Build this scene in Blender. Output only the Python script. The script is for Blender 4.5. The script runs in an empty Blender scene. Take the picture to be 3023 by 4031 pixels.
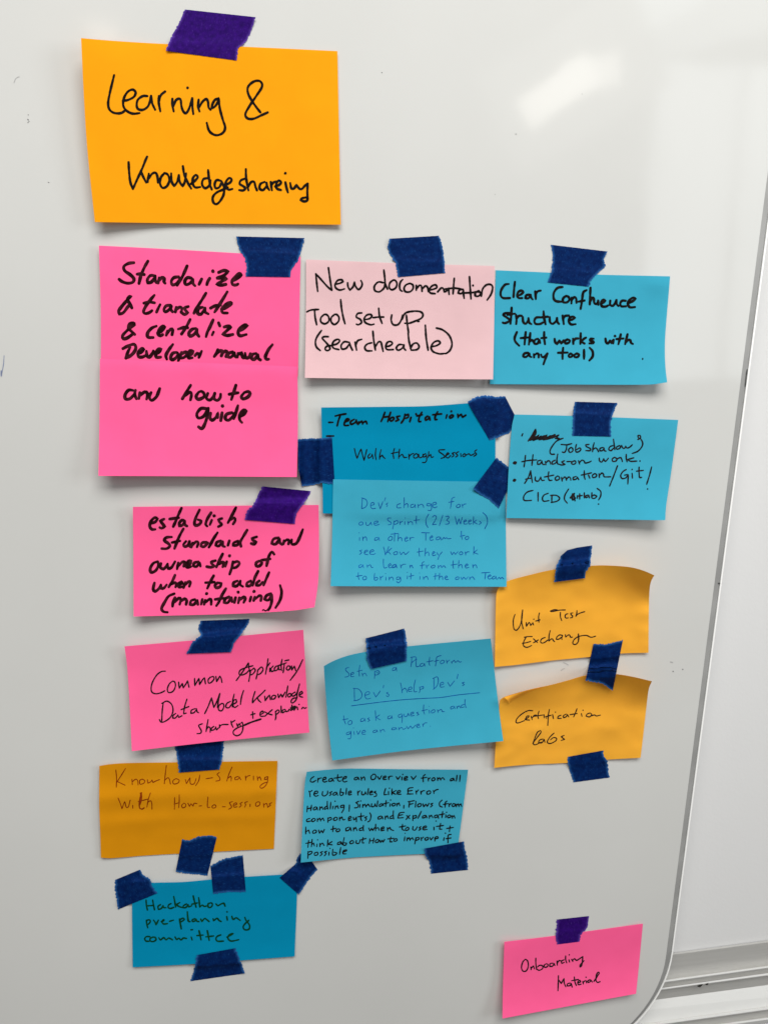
import bpy, math, random
from mathutils import Vector, Matrix, noise
from mathutils.bvhtree import BVHTree
from mathutils.geometry import delaunay_2d_cdt
R = random.Random(7)

# ------------------------------------------------------------------ camera
# the whiteboard face is the plane Y = 0, X runs right, Z up, the viewer stands at -Y (metres)
Z0 = 1.40
CAM = Vector((0.0, -0.52264, Z0))
RIGHT = Vector((0.98647781, -0.16129852, 0.02905717))
DOWN = Vector((-0.0076666, -0.22251147, -0.97489993))
FWD = Vector((0.16371547, 0.96149438, -0.22073924))
F, CX, CY = 3028.0, 1511.5, 2015.5
scene = bpy.context.scene
cd = bpy.data.cameras.new("camera"); cam = bpy.data.objects.new("camera", cd)
scene.collection.objects.link(cam)
m = Matrix.Identity(4)
for i, v in enumerate((RIGHT, -DOWN, -FWD)):
    for k in range(3): m[k][i] = v[k]
m.translation = CAM
cam.matrix_world = m
cd.sensor_fit = 'VERTICAL'; cd.sensor_height = 24.0; cd.lens = 24.0 * F / 4031
cd.clip_start = 0.01; cd.clip_end = 50
scene.camera = cam

# ------------------------------------------------------------------ light
w = bpy.data.worlds.new("World"); scene.world = w; w.use_nodes = True
w.node_tree.nodes["Background"].inputs[0].default_value = (1.0, 0.97, 0.92, 1)
w.node_tree.nodes["Background"].inputs[1].default_value = 0.17
def area(name, loc, target, sx, sy, power, col, roll=0):
    l = bpy.data.lights.new(name, 'AREA'); l.shape = 'RECTANGLE'; l.size = sx; l.size_y = sy
    l.energy = power; l.color = col
    o = bpy.data.objects.new(name, l); scene.collection.objects.link(o)
    d = Vector(target) - Vector(loc)
    o.matrix_world = Matrix.Translation(loc) @ d.to_track_quat('-Z', 'Y').to_matrix().to_4x4() @ Matrix.Rotation(roll, 4, 'Z')
    return o
area("ceiling_lamp", (0.0, -1.25, Z0 + 1.50), (0.05, 0, Z0 - 0.25), 1.9, 0.8, 64.0, (1.0, 0.985, 0.95))
area("right_lamp", (2.3, -1.2, Z0 + 0.45), (0.0, 0, Z0 - 0.2), 0.7, 1.1, 21.0, (0.95, 0.98, 1.0))
def mirrored(px, py, D):
    """where the reflection seen at a photo pixel comes from, on a wall D metres in front of the board"""
    p = photo_ray(px, py, 0.0); k = 1 + D / -CAM.y
    return Vector((p.x * k, -D, Z0 + (p.z - Z0) * k))
def photo_ray(px, py, h):
    d = RIGHT * ((px - CX) / F) + DOWN * ((py - CY) / F) + FWD
    return CAM + d * ((-h - CAM.y) / d.y)
def lamp_between(name, a, b, width, D, radiance, col):
    A, B = mirrored(*a, D), mirrored(*b, D)
    c = (A + B) / 2; L = (B - A).length
    ang = math.atan2(B.z - A.z, B.x - A.x)
    l = bpy.data.lights.new(name, 'AREA'); l.shape = 'RECTANGLE'; l.size = L; l.size_y = width
    l.energy = radiance * math.pi * L * width; l.color = col
    o = bpy.data.objects.new(name, l); scene.collection.objects.link(o)
    # faces +Y: local -Z -> +Y
    o.matrix_world = Matrix.Translation(c) @ Matrix.Rotation(-ang, 4, 'Y') @ Matrix.Rotation(math.radians(90), 4, 'X')
    return o
lamp_between("window_slit", (2070, 452), (2330, 262), 0.075, 1.5, 4.6, (1.0, 0.95, 0.87))
lamp_between("window_corner", (2215, 310), (2440, 262), 0.07, 1.5, 3.8, (1.0, 0.95, 0.87))
lamp_between("haze_fill_lamp", (1960, 500), (2560, 130), 0.26, 1.5, 0.5, (1.0, 0.98, 0.94))  # added broad lamp, puts a soft haze round the slit's reflection
lamp_between("upper_window", (2400, 110), (2760, -60), 0.09, 1.5, 2.0, (0.9, 0.97, 1.0))
lamp_between("far_window", (345, 118), (465, 128), 0.035, 1.5, 2.6, (1.0, 0.93, 0.84))
lamp_between("high_window", (2560, 60), (3080, -60), 0.20, 1.5, 1.0, (0.9, 0.97, 1.0))
lamp_between("wide_window", (2548, 900), (2868, 905), 0.80, 1.5, 2.1, (0.93, 0.98, 1.0))
lamp_between("side_window", (2892, 905), (3080, 905), 0.80, 1.5, 2.3, (0.93, 0.98, 1.0))
lamp_between("gap_window", (2672, 1250), (2672, 1440), 0.06, 1.5, 2.4, (0.93, 0.98, 1.0))
scene.view_settings.view_transform = 'Standard'; scene.view_settings.look = 'None'
scene.view_settings.exposure = 0.0; scene.view_settings.gamma = 1.0
scene.view_settings.use_curve_mapping = False
scene.render.engine = 'CYCLES'

# ------------------------------------------------------------------ materials
def srgb(r, g, b):
    f = lambda c: (c / 255 / 12.92) if c / 255 <= 0.04045 else ((c / 255 + 0.055) / 1.055) ** 2.4
    return (f(r), f(g), f(b), 1)
def base_mat(name, col, rough=0.6, spec=0.3):
    mt = bpy.data.materials.new(name); mt.use_nodes = True
    nt = mt.node_tree; b = nt.nodes["Principled BSDF"]
    b.inputs["Base Color"].default_value = col; b.inputs["Roughness"].default_value = rough
    b.inputs["Specular IOR Level"].default_value = spec
    return mt, nt, b
def N(nt, t, **kw):
    n = nt.nodes.new(t)
    for k, v in kw.items():
        if k in n.inputs: n.inputs[k].default_value = v
        else: setattr(n, k, v)
    return n
def noise_node(nt, scale, detail=3, coord="Object", stretch=(1, 1, 1)):
    tc = N(nt, "ShaderNodeTexCoord"); mp = N(nt, "ShaderNodeMapping"); mp.inputs["Scale"].default_value = stretch
    nt.links.new(tc.outputs[coord], mp.inputs[0])
    n = N(nt, "ShaderNodeTexNoise", Scale=scale, Detail=detail); nt.links.new(mp.outputs[0], n.inputs["Vector"])
    return n
def ramp(nt, src, stops):
    r = N(nt, "ShaderNodeValToRGB"); e = r.color_ramp.elements
    e[0].position, e[0].color = stops[0]; e[1].position, e[1].color = stops[-1]
    for p, c in stops[1:-1]:
        x = e.new(p); x.color = c
    nt.links.new(src, r.inputs[0]); return r

def paper(name, col, through=0.12):
    mt, nt, b = base_mat(name, col, 0.8, 0.04)
    c = Vector(col[:3])
    n = noise_node(nt, 2.2, 4, "UV")
    r = ramp(nt, n.outputs[0], [(0.25, (*(c * 0.955), 1)), (0.75, (*[min(1, v * 1.03) for v in c], 1))])
    nt.links.new(r.outputs[0], b.inputs["Base Color"])
    f = noise_node(nt, 70, 2, "UV", (1, 2.5, 1))
    bp = N(nt, "ShaderNodeBump", Strength=0.10, Distance=0.0002); nt.links.new(f.outputs[0], bp.inputs["Height"])
    nt.links.new(bp.outputs[0], b.inputs["Normal"])
    tr = N(nt, "ShaderNodeBsdfTranslucent"); tr.inputs[0].default_value = (*(c * 0.9), 1)
    mx = N(nt, "ShaderNodeMixShader"); mx.inputs[0].default_value = through
    out = nt.nodes["Material Output"]
    nt.links.new(b.outputs[0], mx.inputs[1]); nt.links.new(tr.outputs[0], mx.inputs[2]); nt.links.new(mx.outputs[0], out.inputs[0])
    return mt
PAPER = {
 'gold': paper("golden_paper", (0.88, 0.345, 0.006, 1), 0.16),
 'pink': paper("pink_paper", (1.0, 0.118, 0.315, 1)),
 'rose': paper("pale_rose_paper", (0.72, 0.475, 0.50, 1)),
 'sky': paper("light_blue_paper", (0.045, 0.365, 0.52, 1)),
 'teal': paper("deep_blue_paper", (0.0005, 0.245, 0.435, 1)),
 'amber': paper("amber_paper", (1.0, 0.47, 0.045, 1), 0.25),
 'ochre': paper("ochre_paper", (0.66, 0.26, 0.004, 1)),
}
def ink(name, col, col2, rough=0.6):
    mt, nt, b = base_mat(name, col, rough, 0.04)
    n = noise_node(nt, 260, 2)
    r = ramp(nt, n.outputs[0], [(0.42, col), (0.68, col2)])
    nt.links.new(r.outputs[0], b.inputs["Base Color"]); return mt
INK = {
 'black': ink("black_marker_ink", (0.004, 0.003, 0.003, 1), (0.010, 0.008, 0.007, 1)),
 'bleed': ink("black_marker_ink_on_pink", (0.012, 0.002, 0.003, 1), (0.05, 0.008, 0.014, 1), 0.6),
 'navy': ink("dark_pen_ink", (0.008, 0.006, 0.008, 1), (0.02, 0.012, 0.012, 1)),
 'blue': ink("blue_ballpoint_ink", (0.003, 0.058, 0.26, 1), (0.006, 0.105, 0.37, 1)),
 'rust': ink("red_ballpoint_ink", (0.17, 0.018, 0.002, 1), (0.26, 0.04, 0.003, 1)),
 'green': ink("green_marker_ink", (0.001, 0.034, 0.012, 1), (0.002, 0.055, 0.02, 1)),
}
def tape_mat(name, c1, c2, c3):
    mt, nt, b = base_mat(name, c1, 0.65, 0.04)
    n = noise_node(nt, 9, 3, "UV")                       # broad tone
    r1 = ramp(nt, n.outputs[0], [(0.3, c1), (0.75, c2)])
    n2 = noise_node(nt, 26, 4, "UV", (3.2, 0.45, 1))       # crepe fibres
    r2 = ramp(nt, n2.outputs[0], [(0.61, (0, 0, 0, 1)), (0.78, (1, 1, 1, 1))])
    at = N(nt, "ShaderNodeAttribute"); at.attribute_name = "torn"
    n3 = noise_node(nt, 60, 3, "UV")
    mm = N(nt, "ShaderNodeMath", operation='MULTIPLY'); nt.links.new(at.outputs["Fac"], mm.inputs[0]); nt.links.new(n3.outputs[0], mm.inputs[1])
    ad = N(nt, "ShaderNodeMath", operation='MULTIPLY_ADD'); nt.links.new(r2.outputs[0], ad.inputs[0]); ad.inputs[1].default_value = 0.62
    nt.links.new(mm.outputs[0], ad.inputs[2]); ad.use_clamp = True
    mx = N(nt, "ShaderNodeMixRGB"); nt.links.new(ad.outputs[0], mx.inputs[0]); nt.links.new(r1.outputs[0], mx.inputs[1]); mx.inputs[2].default_value = c3
    nt.links.new(mx.outputs[0], b.inputs["Base Color"])
    n4 = noise_node(nt, 16, 5, "UV", (4, 0.8, 1))
    bp = N(nt, "ShaderNodeBump", Strength=0.5, Distance=0.0004); nt.links.new(n4.outputs[0], bp.inputs["Height"])
    nt.links.new(bp.outputs[0], b.inputs["Normal"])
    tr = N(nt, "ShaderNodeBsdfTransparent"); tr.inputs[0].default_value = (c2[0] * 6, c2[1] * 6, min(1, c2[2] * 5), 1)
    ms = N(nt, "ShaderNodeMixShader"); ms.inputs[0].default_value = 0.03
    nt.links.new(b.outputs[0], ms.inputs[1]); nt.links.new(tr.outputs[0], ms.inputs[2])
    nt.links.new(ms.outputs[0], nt.nodes["Material Output"].inputs[0])
    return mt
TAPE = {
 'blue': tape_mat("blue_crepe_tape", (0.0005, 0.0085, 0.062, 1), (0.0012, 0.020, 0.108, 1), (0.03, 0.15, 0.42, 1)),
 'violet': tape_mat("violet_crepe_tape", (0.015, 0.0015, 0.085, 1), (0.030, 0.003, 0.15, 1), (0.13, 0.06, 0.38, 1)),
}

# ------------------------------------------------------------------ helpers
def link_mesh(name, verts, faces, mat, parent=None, smooth=True, uv=None, origin=None):
    o3 = Vector(origin) if origin is not None else Vector((0, 0, 0))
    me = bpy.data.meshes.new(name)
    me.from_pydata([tuple(Vector(v) - o3) for v in verts], [], faces); me.update()
    if smooth:
        for p in me.polygons: p.use_smooth = True
    if uv:
        l = me.uv_layers.new(name="UVMap")
        for lp in me.loops: l.data[lp.index].uv = uv[lp.vertex_index]
    me.materials.append(mat)
    ob = bpy.data.objects.new(name, me); scene.collection.objects.link(ob)
    if parent is not None:
        ob.parent = parent; ob.location = o3 - parent.location
    else: ob.location = o3
    return ob
def tag(o, label, cat, group=None):
    o["label"] = label; o["category"] = cat
    if group: o["group"] = group
TILE = {'A': (280, 0, 1120), 'B': (360, 920, 880), 'C': (360, 1400, 1000), 'D': (1160, 900, 840), 'E': (1900, 920, 800),
        'F': (1140, 1520, 900), 'G': (1960, 1540, 760), 'H': (1240, 1860, 820), 'I': (460, 1880, 840), 'J': (460, 2400, 800),
        'K': (1240, 2440, 780), 'L': (1900, 2120, 740), 'M': (1900, 2500, 740), 'N': (360, 2900, 800), 'O': (1140, 2980, 760),
        'P': (420, 3360, 840), 'Q': (1900, 3580, 720), 'J2': (560, 2560, 680), 'P2': (550, 3500, 460), 'L2': (2000, 2380, 360), 'N2': (430, 3000, 670), 'F2': (1170, 1540, 830)}
def native(t, pts):
    x0, y0, wd = TILE[t]; s = wd / 1659
    return [(x0 + x * s, y0 + y * s) for x, y in pts]
def parse(s):
    return [tuple(float(v) for v in p.split(',')) for p in s.split()]
def cat_rom(pts, step, corner=1.75):
    """smooth polyline through pts, keeping sharp corners"""
    if len(pts) < 3:
        out = []
        for a, b in zip(pts, pts[1:]):
            n = max(1, int(math.dist(a, b) / step))
            out += [(a[0] + (b[0] - a[0]) * i / n, a[1] + (b[1] - a[1]) * i / n) for i in range(n)]
        return out + [pts[-1]]
    out = []
    n = len(pts)
    sharp = [True] + [False] * (n - 2) + [True]
    for i in range(1, n - 1):
        a = Vector(pts[i]) - Vector(pts[i - 1]); b = Vector(pts[i + 1]) - Vector(pts[i])
        if a.length > 0 and b.length > 0 and a.angle(b) > corner: sharp[i] = True
    for i in range(n - 1):
        p1, p2 = Vector(pts[i]), Vector(pts[i + 1])
        L = (p2 - p1).length
        if L < 1e-6: continue
        m1 = (p2 - p1) * 0.9 if sharp[i] else (p2 - Vector(pts[i - 1])) * 0.5
        m2 = (p2 - p1) * 0.9 if sharp[i + 1] else (Vector(pts[i + 2]) - p1) * 0.5
        for mm in (m1, m2):
            if mm.length > 1.5 * L: mm *= 1.5 * L / mm.length
        k = max(2, int(L / step))
        for j in range(k):
            t = j / k; t2 = t * t; t3 = t2 * t
            q = p1 * (2 * t3 - 3 * t2 + 1) + m1 * (t3 - 2 * t2 + t) + p2 * (-2 * t3 + 3 * t2) + m2 * (t3 - t2)
            out.append((q.x, q.y))
    out.append(tuple(pts[-1]))
    return out

def seen_height(x, y):
    """height above the board of the topmost sheet met on the sight line through a photo point"""
    d = (RIGHT * ((x - CX) / F) + DOWN * ((y - CY) / F) + FWD).normalized()
    best = 0.0
    for bv in LAYERS:
        h = bv.ray_cast(CAM, d)
        if h[0] is not None: best = max(best, -h[0].y)
    return best
def top_near(x, y, r):
    return max(seen_height(x + dx * r, y + dy * r) for dx, dy in ((0, 0), (1, 0), (-1, 0), (0, 1), (0, -1), (.7, .7), (-.7, .7), (.7, -.7), (-.7, -.7)))
LAYERS = []            # BVH of every sheet laid so far, lowest first
# ------------------------------------------------------------------ setting: wall and rail behind the board
def box_mesh(name, lo, hi, mat, parent=None):
    x0, y0, z0 = lo; x1, y1, z1 = hi
    v = [(x0, y0, z0), (x1, y0, z0), (x1, y1, z0), (x0, y1, z0), (x0, y0, z1), (x1, y0, z1), (x1, y1, z1), (x0, y1, z1)]
    f = [(0, 3, 2, 1), (4, 5, 6, 7), (0, 1, 5, 4), (1, 2, 6, 5), (2, 3, 7, 6), (3, 0, 4, 7)]
    return link_mesh(name, v, f, mat, parent, smooth=False)
wm, nt, b = base_mat("painted_wall", (0.62, 0.62, 0.622, 1), 0.85, 0.2)
n = noise_node(nt, 380, 4); bp = N(nt, "ShaderNodeBump", Strength=0.14, Distance=0.0006)
nt.links.new(n.outputs[0], bp.inputs["Height"]); nt.links.new(bp.outputs[0], b.inputs["Normal"])
WD = 0.030
wall = box_mesh("wall", (-0.9, WD, Z0 - 1.3), (0.85, WD + 0.08, Z0 + 0.8), wm); wall["kind"] = "structure"
am, nt, b = base_mat("anodised_aluminium", (0.56, 0.55, 0.53, 1), 0.38, 0.5); b.inputs["Metallic"].default_value = 0.3
n = noise_node(nt, 60, 3, "Object", (0.3, 6, 6)); r = ramp(nt, n.outputs[0], [(0.3, (0.42, 0.415, 0.40, 1)), (0.7, (0.46, 0.455, 0.44, 1))])
nt.links.new(r.outputs[0], b.inputs["Base Color"])
bm_, nt, b = base_mat("bright_aluminium_lip", (0.86, 0.86, 0.85, 1), 0.3, 0.5)
# the rail is an extruded profile mounted on the wall; points give (depth in front of the wall, photo pixels left, right)
def rail_pt(d, px):
    p = photo_ray(px[0], px[1], -(WD - d)); return p
def extrude(name, prof, mat, parent):
    """prof: list of (depth, left pixel, right pixel): lengthwise strip through those lines, run on past both ends"""
    v = []; f = []
    for d, a, c in prof:
        A, B = rail_pt(d, a), rail_pt(d, c); D = (B - A).normalized()
        v += [A - D * 0.35, B + D * 0.35]
    for i in range(len(prof) - 1): f.append((2 * i, 2 * i + 1, 2 * i + 3, 2 * i + 2))
    return link_mesh(name, v, f, mat, parent, smooth=False)
rail = bpy.data.objects.new("wall_rail", None); scene.collection.objects.link(rail); rail.location = (0.4, WD, Z0 - 0.58)
tag(rail, "ribbed aluminium rail running along the wall behind the lower right corner of the whiteboard", "rail")
TOPL, TOPR = (2641, 3753), (3023, 3702)
extrude("upper_flange", [(0.001, TOPL, TOPR), (0.004, (2640, 3760), (3023, 3710)), (0.006, (2614, 3858), (3023, 3801))], am, rail)
extrude("ridge", [(0.006, (2614, 3858), (3023, 3801)), (0.011, (2613, 3860), (3023, 3803)), (0.011, (2612, 3866), (3023, 3809)), (0.006, (2611, 3869), (3023, 3812))], bm_, rail)
extrude("groove", [(0.006, (2611, 3869), (3023, 3812)), (0.006, (2604, 3888), (3023, 3829))], am, rail)
extrude("ridge", [(0.006, (2604, 3888), (3023, 3829)), (0.012, (2603, 3889), (3023, 3830)), (0.012, (2601, 3895), (3023, 3838)), (0.007, (2600, 3898), (3023, 3841))], bm_, rail)
extrude("face", [(0.007, (2600, 3898), (3023, 3841)), (0.004, (2586, 3935), (3023, 3877))], am, rail)
lm, nt, b = base_mat("satin_aluminium", (0.50, 0.50, 0.49, 1), 0.5, 0.5); b.inputs["Metallic"].default_value = 0.3
extrude("shelf", [(0.004, (2586, 3935), (3023, 3877)), (0.015, (2580, 4026), (3023, 3964))], lm, rail)
extrude("ridge", [(0.015, (2580, 4026), (3023, 3964)), (0.018, (2578, 4028), (3023, 3966)), (0.018, (2576, 4036), (3023, 3973)), (0.012, (2575, 4039), (3023, 3976))], bm_, rail)
extrude("lower_groove", [(0.012, (2575, 4039), (3023, 3976)), (0.012, (2560, 4066), (3023, 4004))], am, rail)
extrude("ridge", [(0.012, (2560, 4066), (3023, 4004)), (0.017, (2560, 4068), (3023, 4006)), (0.017, (2560, 4076), (3023, 4013)), (0.008, (2560, 4090), (3023, 4027)), (0.004, (2550, 4200), (3023, 4140))], bm_, rail)
sm, nt, b = base_mat("dark_scuff", (0.03, 0.028, 0.025, 1), 0.7, 0.2)
def flat_patch(name, outline, d, mat, parent, origin=None):
    v = [rail_pt(d, p) for p in outline]
    return link_mesh(name, v, [tuple(range(len(v)))], mat, parent, smooth=False)
flat_patch("scuff", [(2742, 3880), (2752, 3876), (2765, 3874), (2760, 3882), (2754, 3887), (2745, 3885)], 0.0128, sm, rail)
flat_patch("scuff", [(2773, 3874), (2787, 3869), (2786, 3876), (2780, 3879)], 0.0128, sm, rail)

# ------------------------------------------------------------------ whiteboard
board = bpy.data.objects.new("whiteboard", None); scene.collection.objects.link(board); board.location = (0, 0, Z0 - 0.18)
tag(board, "glossy white magnetic whiteboard with rounded corners and a grey edge, covered in notes", "whiteboard")
bmat, nt, b = base_mat("white_enamel", (0.735, 0.735, 0.715, 1), 0.09, 0.5)
n = noise_node(nt, 3.0, 5); r = ramp(nt, n.outputs[0], [(0.3, (0.525, 0.527, 0.513, 1)), (0.7, (0.572, 0.574, 0.56, 1))])
nt.links.new(r.outputs[0], b.inputs["Base Color"])
n = noise_node(nt, 9, 3); r = ramp(nt, n.outputs[0], [(0.3, (0.06, 0.06, 0.06, 1)), (0.75, (0.12, 0.09, 0.09, 1))])
nt.links.new(r.outputs[0], b.inputs["Roughness"])
n = noise_node(nt, 9, 2); bp = N(nt, "ShaderNodeBump", Strength=0.06, Distance=0.004)
nt.links.new(n.outputs[0], bp.inputs["Height"]); nt.links.new(bp.outputs[0], b.inputs["Normal"])
# right edge follows x = 0.351; rounded corners
def rounded(x0, x1, z0, z1, rad, n=20):
    p = []
    for cx, cz, a0 in ((x1 - rad, z1 - rad, 0), (x0 + rad, z1 - rad, 90), (x0 + rad, z0 + rad, 180), (x1 - rad, z0 + rad, 270)):
        for i in range(n + 1):
            a = math.radians(a0 + 90 * i / n); p.append((cx + rad * math.cos(a), cz + rad * math.sin(a)))
    return p
BX0, BX1, BZ0, BZ1, BR = -0.62, 0.3515, Z0 - 0.6228, Z0 + 0.2700, 0.100
o0 = rounded(BX0, BX1, BZ0, BZ1, BR)
face = link_mesh("panel", [(x, 0, z) for x, z in o0], [tuple(range(len(o0)))[::-1]], bmat, board, smooth=False, origin=board.location)
def ring(name, steps, mat):
    """steps: list of (outset, depth behind the face)"""
    v = []; f = []; n = len(o0)
    for off, dep in steps:
        for x, z in rounded(BX0 - off, BX1 + off, BZ0 - off, BZ1 + off, BR + off): v.append((x, dep, z))
    for s in range(len(steps) - 1):
        for i in range(n):
            j = (i + 1) % n; f.append((s * n + i, s * n + j, (s + 1) * n + j, (s + 1) * n + i))
    return link_mesh(name, v, f, mat, board, smooth=False, origin=board.location)
gm, nt, b = base_mat("grey_edge_profile", (0.23, 0.23, 0.225, 1), 0.5, 0.4)
n = noise_node(nt, 30, 4); r = ramp(nt, n.outputs[0], [(0.3, (0.24, 0.24, 0.235, 1)), (0.75, (0.32, 0.32, 0.312, 1))]); nt.links.new(r.outputs[0], b.inputs["Base Color"])
ring("edge_trim", [(0, 0), (0.0004, 0.0012), (0.0060, 0.0030), (0.0064, 0.0062)], gm)
ring("back_lip", [(0.0064, 0.0062), (0.0069, 0.0062), (0.0070, 0.0030), (0.0083, 0.0030), (0.0088, 0.0040), (0.0088, 0.018)], bm_)

# ------------------------------------------------------------------ notes, handwriting, tape
def coons(top, right, bottom, left, nu, nv):
    """four boundary curves in photo pixels -> function of grid points"""
    def samp(c, n):
        d = cat_rom(c, 4.0, 1.2); L = [0]
        for a, b2 in zip(d, d[1:]): L.append(L[-1] + math.dist(a, b2))
        out = []; k = 0
        for i in range(n + 1):
            t = L[-1] * i / n
            while k < len(L) - 2 and L[k + 1] < t: k += 1
            q = (t - L[k]) / max(1e-9, L[k + 1] - L[k])
            out.append(Vector(d[k]).lerp(Vector(d[k + 1]), q))
        return out
    T, Bm, Lf, Rt = samp(top, nu), samp(bottom, nu), samp(left, nv), samp(right, nv)
    g = []
    for j in range(nv + 1):
        v = j / nv
        for i in range(nu + 1):
            u = i / nu
            p = T[i] * (1 - v) + Bm[i] * v + Lf[j] * (1 - u) + Rt[j] * u
            p -= T[0] * ((1 - u) * (1 - v)) + T[nu] * (u * (1 - v)) + Bm[0] * ((1 - u) * v) + Bm[nu] * (u * v)
            g.append(p)
    return g
def make_note(name, tile, colour, edges, lift, label, lines, inkname, width, wrinkle=0.15, base=0.35, size=(127, 76), seed=0, group="sticky notes on the whiteboard"):
    nu, nv = 46, 30
    E = [native(tile, parse(s)) for s in edges]           # top, right, bottom, left
    g = coons(*E, nu, nv)
    hs = []
    for j in range(nv + 1):
        for i in range(nu + 1):
            u, v = i / nu, j / nv
            h = base + lift(u, v)
            h = base + (h - base) * 1.3 + wrinkle * (noise.noise(Vector((u * 4 + seed, v * 2.6, seed * 3.1))) + 0.6 * noise.noise(Vector((u * 9, v * 7 + seed, seed))) + 1)
            hs.append(h / 1000)
    for it in range(2):
        need = [top_near(p.x, p.y, 14.0) for p in g]
        hs = [max(h, q + 0.00028) if q > 0 else h for h, q in zip(hs, need)]
        # ease the step where the sheet rides over something below
        for s in range(3):
            nh = hs[:]
            for j in range(nv + 1):
                for i in range(nu + 1):
                    nb = [hs[jj * (nu + 1) + ii] for ii, jj in ((i - 1, j), (i + 1, j), (i, j - 1), (i, j + 1)) if 0 <= ii <= nu and 0 <= jj <= nv]
                    k = j * (nu + 1) + i; nh[k] = max(hs[k], 0.5 * hs[k] + 0.5 * sum(nb) / len(nb))
            hs = nh
    vs = [photo_ray(p.x, p.y, h) for p, h in zip(g, hs)]
    fs = [(j * (nu + 1) + i, (j + 1) * (nu + 1) + i, (j + 1) * (nu + 1) + i + 1, j * (nu + 1) + i + 1) for j in range(nv) for i in range(nu)]
    uv = [(i / nu * size[0] / 50 + seed, (1 - j / nv) * size[1] / 50) for j in range(nv + 1) for i in range(nu + 1)]
    org = sum((Vector(v) for v in vs), Vector()) / len(vs)
    ob = bpy.data.objects.new("sticky_note", None); scene.collection.objects.link(ob); ob.location = org
    tag(ob, label, "sticky note", group)
    # thin cut edge round the sheet
    bd = [i for i in range(nu + 1)] + [j * (nu + 1) + nu for j in range(1, nv + 1)] + [nv * (nu + 1) + i for i in range(nu - 1, -1, -1)] + [j * (nu + 1) for j in range(nv - 1, 0, -1)]
    n0 = len(vs); m0 = len(bd)
    vs2 = vs + [vs[i] + Vector((0, 0.00016, 0)) for i in bd] + [vs[i] for i in bd]
    f2 = fs + [(n0 + m0 + i, n0 + m0 + (i + 1) % m0, n0 + (i + 1) % m0, n0 + i) for i in range(m0)]
    sheet = link_mesh("paper", vs2, f2, PAPER[colour], ob, True, uv + [uv[i] for i in bd] * 2, org)
    sheet.data.shade_smooth()
    sheet.data.polygons.foreach_set("use_smooth", [k < len(fs) for k in range(len(f2))])
    bv = BVHTree.FromPolygons(vs, fs)
    LAYERS.append(bv)
    for k, ln in enumerate(lines):
        write(ob, bv, tile, ln, inkname, width, org)
    return ob, bv
def ribbon(pts, wd, closed_dot=False):
    """flat outline strip (photo pixels) for one pen stroke: verts, faces"""
    V, Fc = [], []
    if len(pts) == 1 or sum(math.dist(a, c) for a, c in zip(pts, pts[1:])) < 0.5:
        x, y = pts[0]; r = wd * 0.58; n = 10; ph = R.random() * 6
        V = [(x, y)] + [(x + r * math.cos(ph + i * math.tau / n) * R.uniform(.85, 1.1), y + r * math.sin(ph + i * math.tau / n) * R.uniform(.85, 1.1)) for i in range(n)]
        return V, [(0, 1 + (i + 1) % n, 1 + i) for i in range(n)]
    n = len(pts); ph = R.random() * 10
    for i, (x, y) in enumerate(pts):
        a = Vector(pts[max(0, i - 1)]); b2 = Vector(pts[min(n - 1, i + 1)]); d = (b2 - a)
        d = d.normalized() if d.length > 0 else Vector((1, 0))
        nr = Vector((-d.y, d.x))
        k = 1.0 + 0.10 * math.sin(i * 0.35 + ph) + 0.05 * math.sin(i * 1.1 + ph * 2)
        end = min(i, n - 1 - i)
        if end < 3: k *= 0.86 + 0.045 * end
        hw = wd * 0.5 * k
        V += [(x - nr.x * hw, y - nr.y * hw), (x, y), (x + nr.x * hw, y + nr.y * hw)]
    for i in range(n - 1):
        a = 3 * i; Fc += [(a, a + 1, a + 4, a + 3), (a + 1, a + 2, a + 5, a + 4)]
    for e, sgn in ((0, -1), (n - 1, 1)):
        c = Vector(pts[e]); l = Vector(V[3 * e]); q = Vector(V[3 * e + 2]); rv = l - c
        d = Vector((-rv.y, rv.x)) 
        o = Vector(pts[e]) - Vector(pts[1 if e == 0 else n - 2])
        if d.dot(o) < 0: d = -d
        s = len(V)
        for t in (35, 70, 110, 145):
            a = math.radians(t); p = c + rv * math.cos(a) + d * math.sin(a) * 0.9; V.append((p.x, p.y))
        ids = [3 * e, s, s + 1, s + 2, s + 3, 3 * e + 2]
        for a, b2 in zip(ids, ids[1:]): Fc.append((a, b2, 3 * e + 1))
    return V, Fc
def write(note, bv, tile, text, inkname, width, org):
    nm = "handwritten_line"
    if text[0] == '@':                    # a closer crop with its own pen width
        h_, text = text[1:].split(' ', 1); tile, width = h_.split(':'); width = float(width)
    if text[0] == '#': nm, text = text[1:].split(' ', 1)
    s = TILE[tile][2] / 1659
    V3, F3 = [], []; lift = 0.00009
    for st in text.replace('\n', ' ').split('|'):
        st = st.strip()
        if not st: continue
        wd = width
        if st[0] == '*': k, st = st[1:].split(' ', 1); wd = width * float(k)
        pts = native(tile, parse(st))
        if len(pts) > 1: pts = cat_rom(pts, max(2.2, wd * s * 0.35))
        V, Fc = ribbon(pts, wd * s)
        o = len(V3); ok = []
        for x, y in V:
            d = (RIGHT * ((x - CX) / F) + DOWN * ((y - CY) / F) + FWD).normalized()
            h = bv.ray_cast(CAM, d)
            ok.append(h[0] is not None)
            p = h[0] if h[0] is not None else photo_ray(x, y, 0.001)
            V3.append(p - d * lift)
        F3 += [tuple(o + i for i in f) for f in Fc if all(ok[i] for i in f)]
        lift += 0.0000025
    if F3:
        ob = link_mesh(nm, V3, F3, INK[inkname], note, False, None, org)
        return ob
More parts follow.
